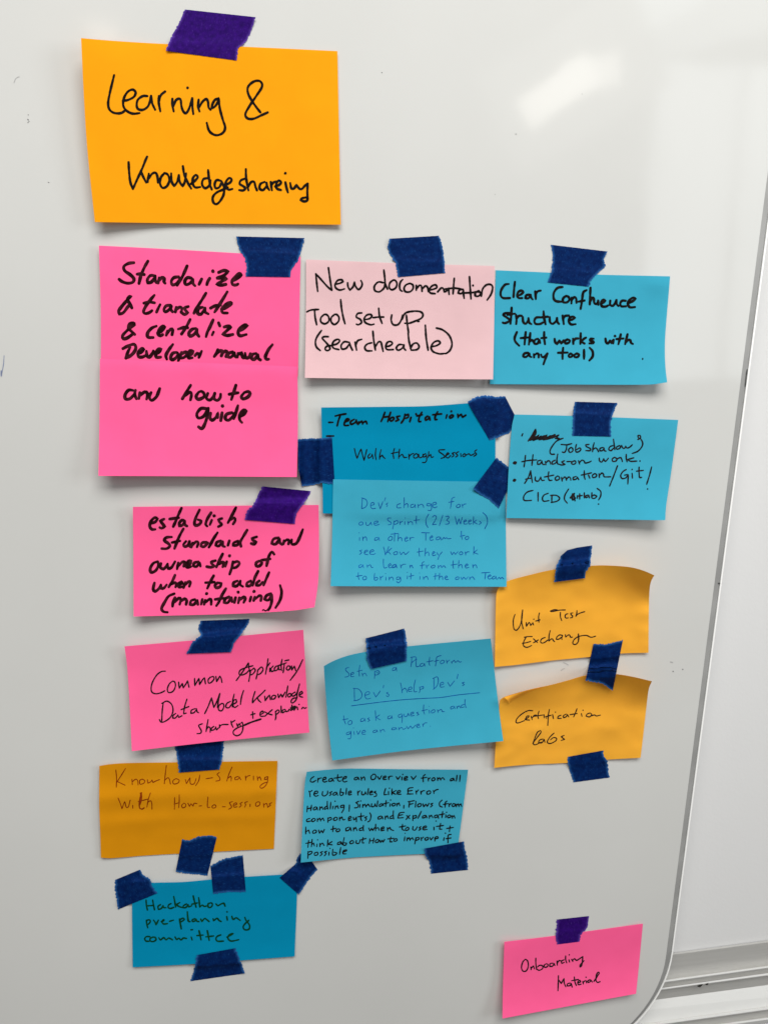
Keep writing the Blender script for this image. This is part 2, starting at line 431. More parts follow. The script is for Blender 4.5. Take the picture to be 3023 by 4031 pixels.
def make_tape(tile, outline, colour, label, curl=(), rot=0.0):
    """outline: tile points; a 't' after a point marks the torn edge that starts there.  curl: (tile x, y, radius, mm)"""
    pts = []; torn = []
    for w_ in outline.split():
        torn.append(w_.endswith('t')); pts.append(tuple(float(v) for v in w_.rstrip('t').split(',')))
    P = native(tile, pts); n = len(P); s = TILE[tile][2] / 1659
    ring_, tf = [], []
    for i in range(n):
        a, b2 = Vector(P[i]), Vector(P[(i + 1) % n]); L = (b2 - a).length; k = max(2, int(L / 3.5))
        nr = Vector((b2.y - a.y, a.x - b2.x)).normalized()
        sd = R.random() * 50
        for j in range(k):
            p = a.lerp(b2, j / k)
            if torn[i]:
                amp = 1.0 if 0 < j else 0.3
                p = p + nr * amp * (4.6 * noise.noise(Vector((j * 0.42 + sd, i, 0))) + 3.0 * noise.noise(Vector((j * 1.3 + sd, i, 3))) + R.uniform(-0.7, 0.7))
            else: p = p + nr * 0.5 * noise.noise(Vector((j * 0.3 + sd, i, 1)))
            ring_.append(p); tf.append(torn[i] or (j == 0 and torn[i - 1]))
    x0 = min(p.x for p in ring_); x1 = max(p.x for p in ring_); y0 = min(p.y for p in ring_); y1 = max(p.y for p in ring_)
    def inside(q):
        c = False
        for i in range(len(ring_)):
            a, b2 = ring_[i], ring_[i - 1]
            if (a.y > q.y) != (b2.y > q.y) and q.x < (b2.x - a.x) * (q.y - a.y) / (b2.y - a.y) + a.x: c = not c
        return c
    V = list(ring_); st = 5.5
    y = y0 + st / 2; row = 0
    while y < y1:
        x = x0 + (st / 2 if row % 2 else st)
        while x < x1:
            q = Vector((x, y))
            if inside(q) and min((q - p).length for p in ring_) > 3.0: V.append(q)
            x += st
        y += st * 0.87; row += 1
    m_ = len(ring_)
    vv, _, ff, ov, _, _ = delaunay_2d_cdt(V, [(i, (i + 1) % m_) for i in range(m_)], [list(range(m_))], 1, 1e-4)
    vv = [Vector(v) for v in vv]
    hs = []
    for v in vv:
        hs.append(top_near(v.x, v.y, 12.0) + 0.00030)
    nb = [set() for _ in vv]
    for f in ff:
        for i in range(len(f)):
            nb[f[i]].update((f[i - 1], f[(i + 1) % len(f)]))
    for it in range(14):
        h2 = hs[:]
        for i in range(len(vv)):
            if nb[i]: h2[i] = max(hs[i], 0.35 * hs[i] + 0.65 * sum(hs[j] for j in nb[i]) / len(nb[i]))
        hs = h2
    C2 = [(native(tile, [(c[0], c[1])])[0], c[2] * s, c[3] / 1000) for c in curl]
    for i, v in enumerate(vv):
        for c, r, a in C2:
            d = (v - Vector(c)).length
            if d < r: hs[i] += a * (1 - d / r) ** 2
        hs[i] += 0.00006 * noise.noise(Vector((v.x * 0.05, v.y * 0.05, 2)))
    v3 = [photo_ray(v.x, v.y, h) for v, h in zip(vv, hs)]
    # torn-edge closeness
    tp = [ring_[i] for i in range(m_) if tf[i]]
    at = []
    for v in vv:
        d = min((v - p).length for p in tp) if tp else 99
        at.append(max(0.0, 1 - d / 9.0) * 1.25)
    d0 = Vector(P[1]) - Vector(P[0]); ang = math.atan2(d0.y, d0.x) if not rot else rot
    ca, sa = math.cos(ang), math.sin(ang); off = R.random() * 20
    uv = [((v.x * ca + v.y * sa) / 170 + off, (-v.x * sa + v.y * ca) / 170) for v in vv]
    org = sum((Vector(v) for v in v3), Vector()) / len(v3)
    fs = []
    for f in ff:
        a, b2, c = (v3[i] for i in f[:3])
        fs.append(tuple(f) if (b2 - a).cross(c - a).y < 0 else tuple(reversed(f)))
    ob = link_mesh("tape_strip", v3, fs, TAPE[colour], None, True, uv, org)
    a_ = ob.data.attributes.new("torn", 'FLOAT', 'POINT'); a_.data.foreach_set("value", at)
    tag(ob, label, "tape", "strips of crepe tape on the whiteboard")
    LAYERS.append(BVHTree.FromPolygons(v3, fs))
    return ob
sq = lambda x: max(0.0, x) ** 2

# ---- header note
make_note("header", 'A', 'gold', ("60,222 250,238 550,256 1000,272 1553,298", "1553,298 1573,1310", "140,1295 800,1304 1573,1310", "60,222 76,560 97,880 140,1295"),
  lambda u, v: 9 * sq(1 - u / 0.45) * (1 - 0.55 * v) + 1.2 * sq(v) + 0.8 * sq((u - .6) / .4),
  "large golden note reading Learning & Knowledgeshareing at the top of the board",
  ["253,437 240,490 226,550 218,600 224,635 245,655 275,661 300,656 320,640|303,588 335,582 368,564 378,538 360,522 332,535 310,572 306,615 325,645 360,662 402,659|447,560 420,560 392,580 384,610 392,635 420,640 448,622 462,590 468,558|468,558 474,600 492,640|513,558 513,600 522,650|515,590 525,555 550,533|592,575 592,610 600,650|598,620 612,585 632,575 641,585 645,620 655,648 670,660 686,640 700,600 708,572|708,572 708,615 714,665|680,512|745,580 742,620 750,650|748,625 768,592 790,577 800,595 803,625 815,640|862,572 840,582 826,606 820,632 838,622 855,598 862,572 868,630 885,695 899,740 890,770 860,787 830,783 805,760 792,715",
   "1148,655 1110,672 1065,692 1030,690 1017,665 1040,620 1080,560 1114,505 1105,475 1075,472 1045,490 1030,515 1035,550 1060,595 1085,630 1105,655",
   "337,945 340,1000 347,1060 362,1102|362,1102 385,1050 415,985 435,935 445,913|408,998 422,1030 440,1065|455,1012 450,1040 448,1062|455,1040 475,1012 495,1008 505,1030 508,1065|545,1010 525,1035 520,1070 535,1095 560,1085 575,1050 565,1018 545,1008|585,1010 587,1055 602,1085 620,1060 630,1020|630,1020 635,1060 652,1085 665,1058 672,1010|653,968 662,1020 682,1065 702,1100|700,1072 725,1052 740,1032 728,1020 712,1038 710,1068 725,1092 755,1090|797,1038 772,1045 765,1075 783,1097 808,1080 815,1050|800,990 805,1040 812,1080 822,1105|878,1055 850,1050 838,1075 845,1097 866,1090 880,1060|880,1060 893,1095 890,1135 870,1172 848,1190 830,1178 828,1148 850,1122 890,1104 915,1092|905,1078 930,1062 937,1045 922,1038 905,1058 903,1085 920,1105 942,1101|1012,1042 990,1052 984,1072 1004,1085 1017,1098 1004,1110 980,1108|1020,985 1022,1040 1035,1110|1033,1088 1050,1062 1068,1060 1076,1088 1085,1110|1130,1060 1105,1072 1100,1098 1120,1108 1140,1085|1140,1065 1145,1090 1157,1108|1165,1060 1168,1085 1172,1110|1168,1085 1180,1064 1200,1058|1190,1087 1215,1077 1225,1062 1212,1052 1198,1070 1200,1098 1225,1108|1250,1062 1256,1092 1265,1122|1250,1010|1278,1066 1285,1098 1300,1098 1315,1078 1330,1098 1345,1102 1364,1082 1380,1070|1380,1070 1378,1120 1378,1165 1360,1174 1338,1166 1346,1156 1372,1150"],
  'black', 15, seed=1, size=(152, 102))
make_tape('A', "665,55 1077,100t 1048,190t 1020,245t 975,280t 967,352 553,295t 585,215t 630,135t", 'violet', "large violet tape strip holding the golden header note at the top", curl=[(1077, 100, 130, 1.0), (553, 295, 120, .8)])

# ---- pink pair, first column
make_note("standardize", 'B', 'pink', ("58,88 600,116 1553,172", "1553,172 1533,1060", "72,1050 1533,1060", "58,88 72,560 72,1050"),
  lambda u, v: 2.2 * sq(1 - u / .5) + 0.6 * sq((u - .6) / .4) + .5 * v,
  "pink note reading Standarize & translate, upper half of the overlapping pink pair",
  ["318,215 278,220 243,243 250,275 292,305 318,335 308,360 270,367 230,355 207,337|422,202 395,250 370,310 355,370|340,300 368,298 395,303|470,312 440,310 418,338 420,366 447,358 472,328|475,312 475,345 485,365|505,325 497,367|502,348 525,325 543,332 540,355 550,368|650,320 615,325 595,352 605,380 640,365 665,330|712,238 690,290 665,340 637,382|745,330 715,325 695,350 702,377 732,368 755,338|755,338 756,370 772,387|820,335 808,360 800,376|880,330 865,355 858,378|903,278|945,287 985,272 1018,280 985,308 935,328|935,330 985,326 1003,335 955,360 930,374 965,381 1000,375|1045,350 1080,335 1114,306 1100,295 1070,320 1045,350 1050,377 1075,380 1090,372",
   "303,552 288,520 270,490 282,466 297,464 275,485 235,530 205,572 210,597 240,585 270,545 290,520|470,455 440,490 410,530 388,578 403,592 432,585 452,570|390,515 430,507 472,513|512,525 497,555 485,582|590,530 557,535 540,562 550,580 577,565 595,540|595,535 590,560 605,580|632,545 625,582|632,562 655,545 673,550 670,576|722,540 692,550 702,570 717,585 692,599 667,580|852,440 825,485 790,540 762,590|828,545 797,555 790,590 815,597 840,562|845,550 845,580 870,595|1010,430 980,480 940,545 915,582|885,552 920,535 962,530|965,560 1000,550 1040,520 1035,510 1000,525 970,560 975,585 1012,588",
   "325,748 300,725 277,700 287,667 312,664 320,674 300,690 260,725 233,758 240,780 270,772 312,742|485,685 450,700 420,735 422,767 462,770|490,737 522,722 545,692 530,685 505,710 495,745 515,757 532,748|568,720 557,755|565,740 590,707 605,714 600,750|735,635 712,680 687,720 670,745|645,708 690,695 717,698|778,702 747,710 725,738 735,760 765,745 787,710|787,708 785,740 800,762|905,638 882,690 862,730 852,765|908,728 897,752|945,660 955,685|985,692 1020,685 1035,692 1005,720 975,747 1010,755 1052,747|1090,722 1125,707 1160,682 1140,675 1105,700 1090,735 1105,757 1152,747",
   "235,853 275,832 318,820 332,845 320,877 290,907 262,922|290,842 272,880 258,925|345,890 370,880 390,857 375,850 350,880 352,912 380,915 402,905|410,870 415,905 432,917 455,887 462,868|480,890 505,880 520,857 500,855 480,885 485,917 517,915|607,820 577,860 555,902 562,932|635,880 605,887 590,917 600,937 630,920 645,892 635,880|672,880 660,910 645,947|668,892 702,877 712,895 685,920 660,922|720,907 745,892 755,872 735,868 718,895 722,922 752,920|770,905 787,887 800,897 798,920|800,917 820,870|940,860 928,890 912,912|930,892 960,867 975,877 965,907|970,892 995,870 1010,882 1000,912|1050,877 1020,887 1010,912 1035,917 1060,890|1062,882 1065,905 1075,917|1090,885 1085,917|1090,897 1115,882 1120,905 1128,920 1142,918|1142,885 1147,920 1170,917 1182,890|1225,887 1195,897 1190,925 1210,932 1235,900|1235,897 1240,925 1257,937|1345,822 1315,860 1292,912 1302,932 1317,930"],
  'bleed', 25, seed=2)
make_note("howto", 'C', 'pink', ("58,20 600,42 1345,72", "1345,72 1349,400 1342,793", "48,785 650,788 1342,793", "58,20 55,400 48,785"),
  lambda u, v: 2.4 * sq(1 - u / .5) + 4.5 * sq((v - .2) / .8) + 0.5 * u + 1.0 * (1 - math.exp(-v / .02)),
  "pink note reading and how to guide, lower half of the overlapping pink pair",
  ["275,227 245,225 222,255 225,282 255,280 287,245|290,224 285,255 297,282|318,240 312,282|320,258 350,237 368,247 362,285|392,240 380,270 395,292 425,270 440,237 448,214|650,192 625,232 595,282|615,260 645,237 655,252 648,290|700,240 685,267 700,285 735,270 737,247 718,232 700,240|762,245 752,277 775,290 800,265 807,245|805,247 802,280 825,292 843,272 845,250|945,192 930,240 915,287|900,252 930,246 960,242|1000,240 980,267 992,282 1022,270 1038,247 1025,234 1000,240",
   "757,347 717,345 690,380 700,407 735,395 762,350|765,342 757,400 740,450 722,477 700,464|780,375 775,405 790,422 815,402 828,372 825,405|855,372 850,400 846,425|857,328|920,372 885,382 875,410 895,422 920,402 937,375|958,325 945,370 930,412|965,402 995,385 1012,362 997,355 970,385 970,420 985,437"],
  'bleed', 22, seed=3, base=1.3)
make_tape('B', "1075,20 1583,32t 1558,130t 1530,205t 1485,265t 1475,322 1143,318t 1155,250t 1140,185t 1095,110t", 'blue', "blue tape on the pink Standarize note, widest strip, tapering downward", curl=[(1075, 20, 150, .8), (1583, 32, 130, .7)])

# ---- clear / new documentation
make_note("clear", 'E', 'sky', ("107,298 560,318 940,334 1527,348", "1527,348 1497,700 1484,900 1488,1080 1503,1213", "57,1228 700,1231 1340,1232 1503,1213", "107,298 92,700 57,1228"),
  lambda u, v: 5.5 * sq((v - .3) / .7) * (0.35 + .65 * u) + 1.2 * sq((u - .6) / .4) + .9 * math.exp(-((u - .93) ** 2 + (v - .07) ** 2) * 90),
  "light blue note with bold black text beginning Clear, farthest right in the top row",
  ["212,410 180,417 150,460 146,502 167,525 222,525|262,392 255,450 250,517|285,507 310,495 330,477 315,464 290,475 280,507 295,525 322,525|385,497 355,502 347,525 370,527 390,505|390,497 393,520 407,537|427,470 430,500 432,534|430,502 445,472 472,464|650,435 610,442 580,480 577,525 597,550 642,555|680,507 655,527 655,557 685,560 705,540 700,517 680,507|725,520 722,570|725,542 745,517 760,527 764,565|847,460 820,477 812,520 805,570 797,614|775,555 830,545|878,440 875,500 872,577|877,552 890,522 905,530 908,562 925,575 940,550|940,545 942,580|965,570 985,560 1000,547 985,537 965,557 970,590 1000,595 1022,585|1038,545 1035,582|1040,545 1038,578 1060,588 1082,562 1090,540|1090,545 1092,575 1107,590|1165,547 1135,547 1120,570 1130,592 1167,592|1185,567 1222,550 1247,530 1225,522 1195,542 1182,572 1200,600 1242,598",
   "220,647 180,650 167,662 190,680 215,700 210,717 180,730 162,725|235,602 232,660 225,735|200,662 262,652|270,660 275,700 272,738|275,692 295,670 317,670|325,680 330,720 350,735 370,707 372,687|372,692 378,725 397,738|465,682 435,685 420,710 430,735 465,737 490,725|495,632 500,690 512,740|460,684 530,677|545,680 548,720 570,735 600,710 605,687|605,692 608,720 622,737|650,667 655,700 660,738|655,697 670,672 702,668|700,707 730,700 752,687 735,677 710,685 702,717 720,740 757,738",
   "278,802 260,847 265,880 297,915|350,802 345,850 340,905|308,852 378,846|387,810 382,860 375,905|380,882 400,867 412,880 420,898|450,857 425,867 420,895 445,897 460,870|460,867 467,892|500,802 500,850 507,902|475,852 518,848|585,857 590,885 605,900 625,870|625,872 640,895 660,870|690,862 668,877 675,895 700,890 710,872 690,862|735,855 738,900|740,877 755,857 777,855|798,812 795,900|800,882 825,857 842,848|800,880 830,897|905,857 880,857 875,872 900,880 900,892 868,895|1000,855 1005,885 1020,895 1037,870|1037,872 1047,892 1060,870|1066,865 1062,895|1078,835|1125,820 1115,865 1105,902|1088,860 1147,855|1180,820 1170,860 1160,902|1165,887 1185,867 1203,870 1208,890 1225,900",
   "370,972 340,977 330,1000 350,1007 377,985|380,977 382,1000 397,1007|415,982 418,1010|420,992 440,977 455,985 455,1010|475,985 482,1005 502,1005 527,977|527,977 510,1020 494,1067|655,930 650,980 650,1022|612,972 692,970|715,977 700,992 705,1007 725,1002 730,987 715,977|765,977 745,992 750,1007 775,1005 785,987 765,977|825,947 825,985 825,1022|870,930 895,960 895,1002 868,1035","#ink_dot *0.6 1303,1018 1303,1026"],
  'black', 21, seed=4)
make_note("newdoc", 'D', 'rose', ("90,240 800,268 1553,290", "1553,290 1550,700 1541,1172", "80,1160 700,1168 1541,1172", "90,240 88,700 80,1160"),
  lambda u, v: 1.0 * sq(1 - u / .3) + 4.0 * sq((v - .25) / .75) + 1.3 * sq((u - .5) / .5),
  "pale rose note reading New documentation Tool set up, the only dusty pink one",
  ["165,350 172,420 180,488|165,350 210,400 255,450 290,480 275,390 263,303|315,432 350,425 378,412 365,397 335,402 315,432 320,460 350,477 388,468|412,420 415,450 430,478 455,450 465,415|465,415 475,450 497,473 520,450 525,425 515,403|690,420 650,415 620,447 625,482 660,490 695,460 702,425|693,320 700,380 705,430 722,470|765,400 740,422 735,457 755,475 785,460 795,427 782,402 765,400|840,395 825,410 815,440 820,475 837,487|895,425 865,437 850,465 862,490 897,490 920,465 918,437 895,425|945,440 945,480|948,467 970,440 985,447 990,487|990,472 1015,445 1033,457 1038,490|1045,477 1080,470 1105,457 1095,437 1065,447 1045,477 1055,500 1092,505|1110,492 1140,460 1155,467 1163,493 1178,485 1195,462 1200,512|1240,385 1235,440 1230,507|1165,470 1240,462 1310,472|1310,472 1280,477 1270,500 1292,505 1310,490|1310,475 1312,510 1317,542|1358,372 1362,440 1370,547|1305,500 1370,497 1440,490|1385,442|1400,490 1405,520|1430,482 1405,497 1400,520 1425,525 1445,507 1430,482|1450,525 1460,470 1490,437 1525,435 1538,460 1525,510 1495,555",
   "92,648 130,632 187,628|155,630 160,690 172,748|230,667 205,692 205,725 235,740 265,720 265,687 248,668 230,667|310,667 285,692 285,725 310,745 340,722 345,690 328,668 310,667|358,550 365,620 378,690 392,740|522,655 490,660 480,687 510,705 520,730 495,747 480,742|545,707 580,700 600,682 590,667 560,672 540,702 550,730 590,747 617,742|653,618 660,680 680,738|610,692 650,687 692,687|755,670 750,710 765,745 800,747 825,717 840,672|868,672 875,740 885,808|835,705 860,657 920,642 975,645 997,667 985,695 940,717 890,735 855,735|*0.9 955,722 968,721",
   "210,790 175,840 162,880 170,920 200,948|262,840 230,840 215,852 240,880 265,910 275,935 255,948 237,937 250,915 290,908|290,907 330,895 350,872 335,860 305,875 292,907 305,930 345,940|415,882 385,880 362,907 368,935 400,930 425,897|425,882 435,915 450,945|470,882 475,910 482,945|475,907 490,872 522,860|600,887 565,897 545,922 560,948 602,950|608,797 615,870 628,945|628,917 650,882 670,882 680,920 688,955|710,917 740,910 760,892 745,877 720,885 708,917 720,940 767,940|840,902 810,902 790,927 805,945 835,930 850,905|850,902 850,930 863,945|882,808 888,870 905,942|900,932 920,897 950,890 967,917 950,940 905,945|1015,750 1022,850 1037,945|1060,917 1100,910 1130,890 1115,872 1080,885 1060,922 1075,955 1120,972 1155,972|1100,772 1150,787 1200,830 1222,890 1210,940 1180,968 1155,970"],
  'black', 16, seed=5)
make_tape('D', "735,78 1122,55t 1150,140t 1162,240t 1168,345 803,377t 785,270t 740,200t 722,150t", 'blue', "blue tape strip holding the pale rose note in the middle of the top row", curl=[(735, 110, 110, 1.2)])
make_tape('E', "555,90 1018,145t 985,210t 1003,265t 940,320t 885,375t 865,432 528,397t 560,300t 572,180t", 'blue', "blue tape with notched right side above the light blue note beginning Clear", curl=[(1018, 160, 120, .8)])

# ---- middle stack
make_note("team", 'F', 'teal', ("230,155 700,150 1000,145 1290,124 1495,108", "1495,108 1492,560 1493,930", "242,924 1493,930", "230,155 238,560 242,924"),
  lambda u, v: 1.0 + 1.0 * sq(1 - u / .3) + 1.6 * sq(1 - v / .3), "deep blue note reading Team Hospitation and Walk through sessions",
  ["@F2:16.5 248,245 282,245|300,195 340,185 385,178|340,190 325,230 315,272|370,247 400,232 410,220 392,218 375,240 372,268 405,268|450,220 420,240 425,260 455,247 465,227|465,225 470,257|485,240 480,262|485,252 510,234 515,258|518,247 540,237 550,258|690,165 675,205 660,238|735,165 722,205 712,240|680,205 722,198|745,205 728,222 738,235 758,222 760,208 745,205|808,195 780,200 790,215 800,225 775,235|848,180 838,220 818,250|848,190 875,182 872,205 840,215|895,205 885,240|980,165 960,205 955,238 972,238|934,177 938,185|940,195 985,185|1025,195 1008,210 1010,228 1030,218 1038,200|1038,200 1045,227|1105,160 1085,200 1085,225 1100,222|1065,185 1135,178|1178,185 1170,212|1212,158|1215,185 1198,200 1205,212 1225,200 1228,190 1215,185|1262,180 1265,208|1265,200 1290,180 1300,205 1325,188",
   "@F2:15 232,353 288,352",
   "@F2:9.5 450,450 462,500 472,528 490,480 503,455 514,500 527,545 540,490 548,458|575,490 558,510 562,528 582,515 590,497|590,495 598,532|620,450 615,500 622,540|660,460 650,500 648,535|650,522 668,502 678,518 692,530|765,450 755,490 760,530|740,490 795,478|805,455 800,500 798,530|800,517 825,497 840,520 862,520|878,495 880,535|880,517 895,497 915,490|935,490 915,508 922,525 945,520 950,500 935,490|955,495 962,522 985,515 990,495|1010,490 990,505 995,520 1015,507|1015,500 1018,540 1005,560 985,560|1035,475 1030,522|1032,512 1050,497 1055,520 1072,515|1160,460 1118,462 1115,475 1150,500 1160,520 1130,528|1160,512 1195,492 1182,485 1168,510 1185,525 1207,505|1240,480 1218,488 1232,505 1215,518|1270,475 1245,488 1262,505 1245,518|1285,490 1288,515|1315,490 1300,505 1310,515 1330,502 1315,490|1330,502 1350,492 1365,504 1395,490|1412,460 1395,475 1410,495 1388,512"],
  'black', 14.5, seed=6)
make_tape('F', "1290,115t 1345,78t 1420,65t 1500,78t 1562,73 1662,268t 1590,340t 1510,372t 1450,393", 'blue', "tilted blue tape on the upper right corner of the deep blue Team Hospitation note", rot=1.05)
make_tape('F', "60,385t 155,380t 230,378t 308,368 328,712t 230,700t 170,720t 90,727 64,600", 'blue', "blue tape on the left edge of the deep blue note, beside the pink how-to note", rot=1.5, curl=[(90, 727, 120, 1.0)])
make_note("unit", 'L', 'amber', ("135,440 215,378 400,325 640,272 960,240 1150,240 1310,255 1420,285 1512,325", "1512,325 1482,380 1468,470 1462,700 1460,1008", "105,1133 300,1115 600,1078 940,1045 1215,1015 1460,1008", "135,440 118,500 112,700 105,1133"),
  lambda u, v: 14 * sq(1 - v / .42) * (0.06 + .30 * (1 - math.exp(-(u / .16) ** 2)) + .75 * sq((u - .35) / .65)) + 2.0 * sq(1 - u / .4) + 1.0 * sq((u - .6) / .4), "orange note reading Unit Test Exchange with upward curling corners",
  ["@L2:21 122,178 95,260 90,350 105,440 145,465 185,430 225,350 250,230 260,95|262,95 245,200 245,320 270,440|325,322 328,395 360,345 378,322 395,345 405,382 430,345|443,325 458,370|463,265|565,150 550,220 555,320|495,297 530,290 575,275|885,95 840,92 790,105 760,118 790,128 850,115 930,100 1035,97|945,140 945,220 968,290|1080,165 1040,180 1030,220 1050,245 1088,240|1170,150 1130,155 1140,185 1165,205 1155,235 1125,240|1245,105 1240,160 1225,215 1250,180 1310,150 1385,128",
   "@L2:21 435,580 360,580 290,592|325,590 290,650 270,710 285,755 330,775 375,765 425,740|255,703 330,690 405,668|455,620 500,660 530,690|545,640 500,668 455,692|670,595 610,620 585,665 600,695 650,690 720,640|760,470 740,560 735,665 780,622 805,627 815,650 840,672|985,560 930,550 880,590 870,630 920,625 975,582|985,565 970,600 972,635|1035,545 1040,590 1085,552 1110,552 1130,590 1165,590|*1.2 1270,530 1275,600 1270,670|1270,670 1235,715 1190,722 1168,695 1190,640 1250,590 1330,565 1420,560 1500,592 1585,572"],
  'navy', 10, wrinkle=1.3, seed=7)
make_note("devs", 'H', 'sky', ("145,55 800,66 1516,76", "1516,76 1519,500 1524,910", "125,905 800,908 1524,910", "145,55 137,500 125,905"),
  lambda u, v: 2.0 * sq(1 - u / .4) + 5.5 * sq((v - .25) / .75), "light blue note with long blue pen text starting Dev's change for one Sprint",
  ["378,202 375,240 372,288|372,202 405,215 417,245 402,275 372,288|445,262 470,255 470,242 450,242 443,265 455,287 482,285|505,240 520,290 540,232|562,200 553,226|580,242 566,252 578,262 570,272|680,247 655,257 655,280 685,280|710,200 710,240 708,280|710,262 728,247 740,255 738,278|785,252 765,257 762,275 785,275 797,255|797,254 800,280|820,252 822,280|824,264 845,252 860,260 865,278|915,247 895,247 890,262 912,265 924,248|924,248 928,280 920,302 898,300|937,260 965,250 960,237 940,242 935,265 950,280 972,272|1112,195 1090,207 1085,240 1078,285|1065,237 1105,229|1140,252 1125,267 1135,280 1155,270 1152,254 1140,252|1170,252 1175,280|1175,264 1187,252 1202,250",
   "370,392 352,402 355,418 378,415 382,400 370,392|405,395 410,418 430,418 445,397|445,395 452,418|470,407 500,398 498,387 475,392 470,412 485,420 512,412|605,362 580,364 582,382 605,397 605,412 583,416|630,385 625,420 618,450|630,392 655,382 660,400 640,412 625,408|675,387 678,415|678,400 697,387|715,390 715,414|718,362|740,388 742,414|742,402 762,390 775,398 777,414|808,345 805,385 808,410|788,382 832,376|905,330 885,370 885,410 900,438|935,355 950,342 965,350 960,375 935,415 967,412|1017,340 990,422|1040,350 1062,347 1065,360 1048,378 1068,392 1062,408 1040,412|1115,350 1130,414 1145,367 1158,410 1172,357|1185,394 1205,387 1200,377 1185,387 1188,410 1212,408|1222,394 1242,387 1238,377 1222,387 1227,410 1247,405|1262,350 1260,412|1262,394 1287,378|1265,394 1292,410|1310,387 1322,400 1305,414|1335,318 1365,350 1372,400 1350,448",
   "355,517 355,542|352,480|380,512 382,542|382,527 400,512 410,520 412,542|500,517 478,522 475,540 498,535 508,517|508,517 514,542|600,507 585,522 588,540 612,535 615,514 600,507|635,480 632,548|605,491 662,485|665,490 660,545|662,527 680,517 690,525 692,545|715,532 738,522 730,512 715,527 720,547 742,540|755,517 758,542|758,527 770,517 787,518|848,479 912,480|882,480 882,540|915,522 938,514 930,502 915,517 920,539 942,535|990,512 968,517 965,535 988,532 998,514|998,514 1004,537|1012,534 1025,517 1035,527 1047,517 1055,527 1082,525|1165,467 1165,500 1172,532|1155,507 1192,500|1208,507 1195,522 1205,535 1222,525 1220,510 1208,507",
   "375,617 355,622 372,638 355,652|395,637 422,625 415,617 398,624 395,647 422,655|435,637 470,625 460,614 440,624 438,647 465,652 482,645|545,592 555,625 560,657 575,622 587,590|610,602 583,627|583,627 602,652|570,632 578,640 590,615|640,630 625,642 635,655 655,648 655,632 640,630|675,632 685,655 705,634 720,652 747,630|830,602 828,640 832,667|813,634 862,625|880,602 875,665|878,647 895,632 905,640 907,662|935,647 955,637 945,627 935,642 940,662 962,655|970,637 982,657|1012,632 990,660 978,692|1080,630 1090,655 1105,634 1118,652 1137,630|1160,630 1148,644 1158,655 1175,648 1172,634 1160,630|1195,632 1200,657|1200,644 1212,632 1227,632|1265,590 1262,652|1262,637 1292,615|1265,637 1297,650",
   "370,732 350,742 352,758 372,750 380,734|380,734 387,758|415,735 418,757|418,747 440,735 450,755 462,755|545,690 545,730 552,760 572,755|585,747 605,737 600,724 585,737 590,758 612,755|*1.4 640,732 618,740 618,758 640,750 645,734|*1.4 645,734 652,758|680,732 685,760|685,747 700,732 722,730|755,737 758,760|758,750 770,737 780,760|870,710 855,717 852,740 850,767|836,742 872,735|885,737 890,762|890,747 907,735|945,737 925,747 930,760 950,755 955,742 945,737|980,740 982,762|982,752 1000,740 1008,757 1025,742 1040,758|1100,702 1098,740 1102,764|1083,737 1132,729|1145,700 1142,760|1145,744 1160,732 1170,740 1172,760|1195,747 1218,737 1210,727 1195,740 1202,760 1224,755|1255,732 1258,760|1258,747 1275,734 1285,745 1289,760",
   "345,797 345,830 352,852|328,827 377,819|395,824 380,840 388,855 408,848 408,830 395,824|475,802 472,850 490,857 500,842 488,834 475,842|520,827 522,857|522,840 542,824|565,832 565,857|562,805|590,832 592,857|594,844 610,832 622,842 624,858|672,832 652,834 650,850 670,850 680,832|680,832 682,860 665,878 650,868|735,822 735,847|735,795|765,802 762,850|748,827 787,819|835,827 835,852|832,800|862,830 865,852|866,842 885,827 897,838 900,852|960,802 955,852|943,827 982,821|992,802 988,852|990,837 1005,824 1015,832 1017,852|1035,840 1055,832 1045,822 1033,837 1042,852 1062,850|1135,830 1118,840 1122,852 1142,848 1145,834 1135,830|1160,832 1170,852 1185,834 1200,850 1217,830|1230,832 1232,852|1234,842 1252,830 1262,840 1270,852|1326,799 1392,795|1358,798 1352,850|1375,832 1400,822 1392,814 1375,830 1384,848 1407,842|1430,824 1412,834 1415,850 1432,842 1440,827|1440,827 1442,850|1450,850 1465,834 1475,847 1487,835 1502,848"],
  'blue', 6.0, seed=8)
make_tape('F', "1500,518t 1545,555t 1640,625 1515,888t 1450,825t 1385,790t 1330,745", 'blue', "tilted blue tape between the Dev's change note and the Job Shadow note", rot=-0.95, curl=[(1330, 745, 120, 1.6)])
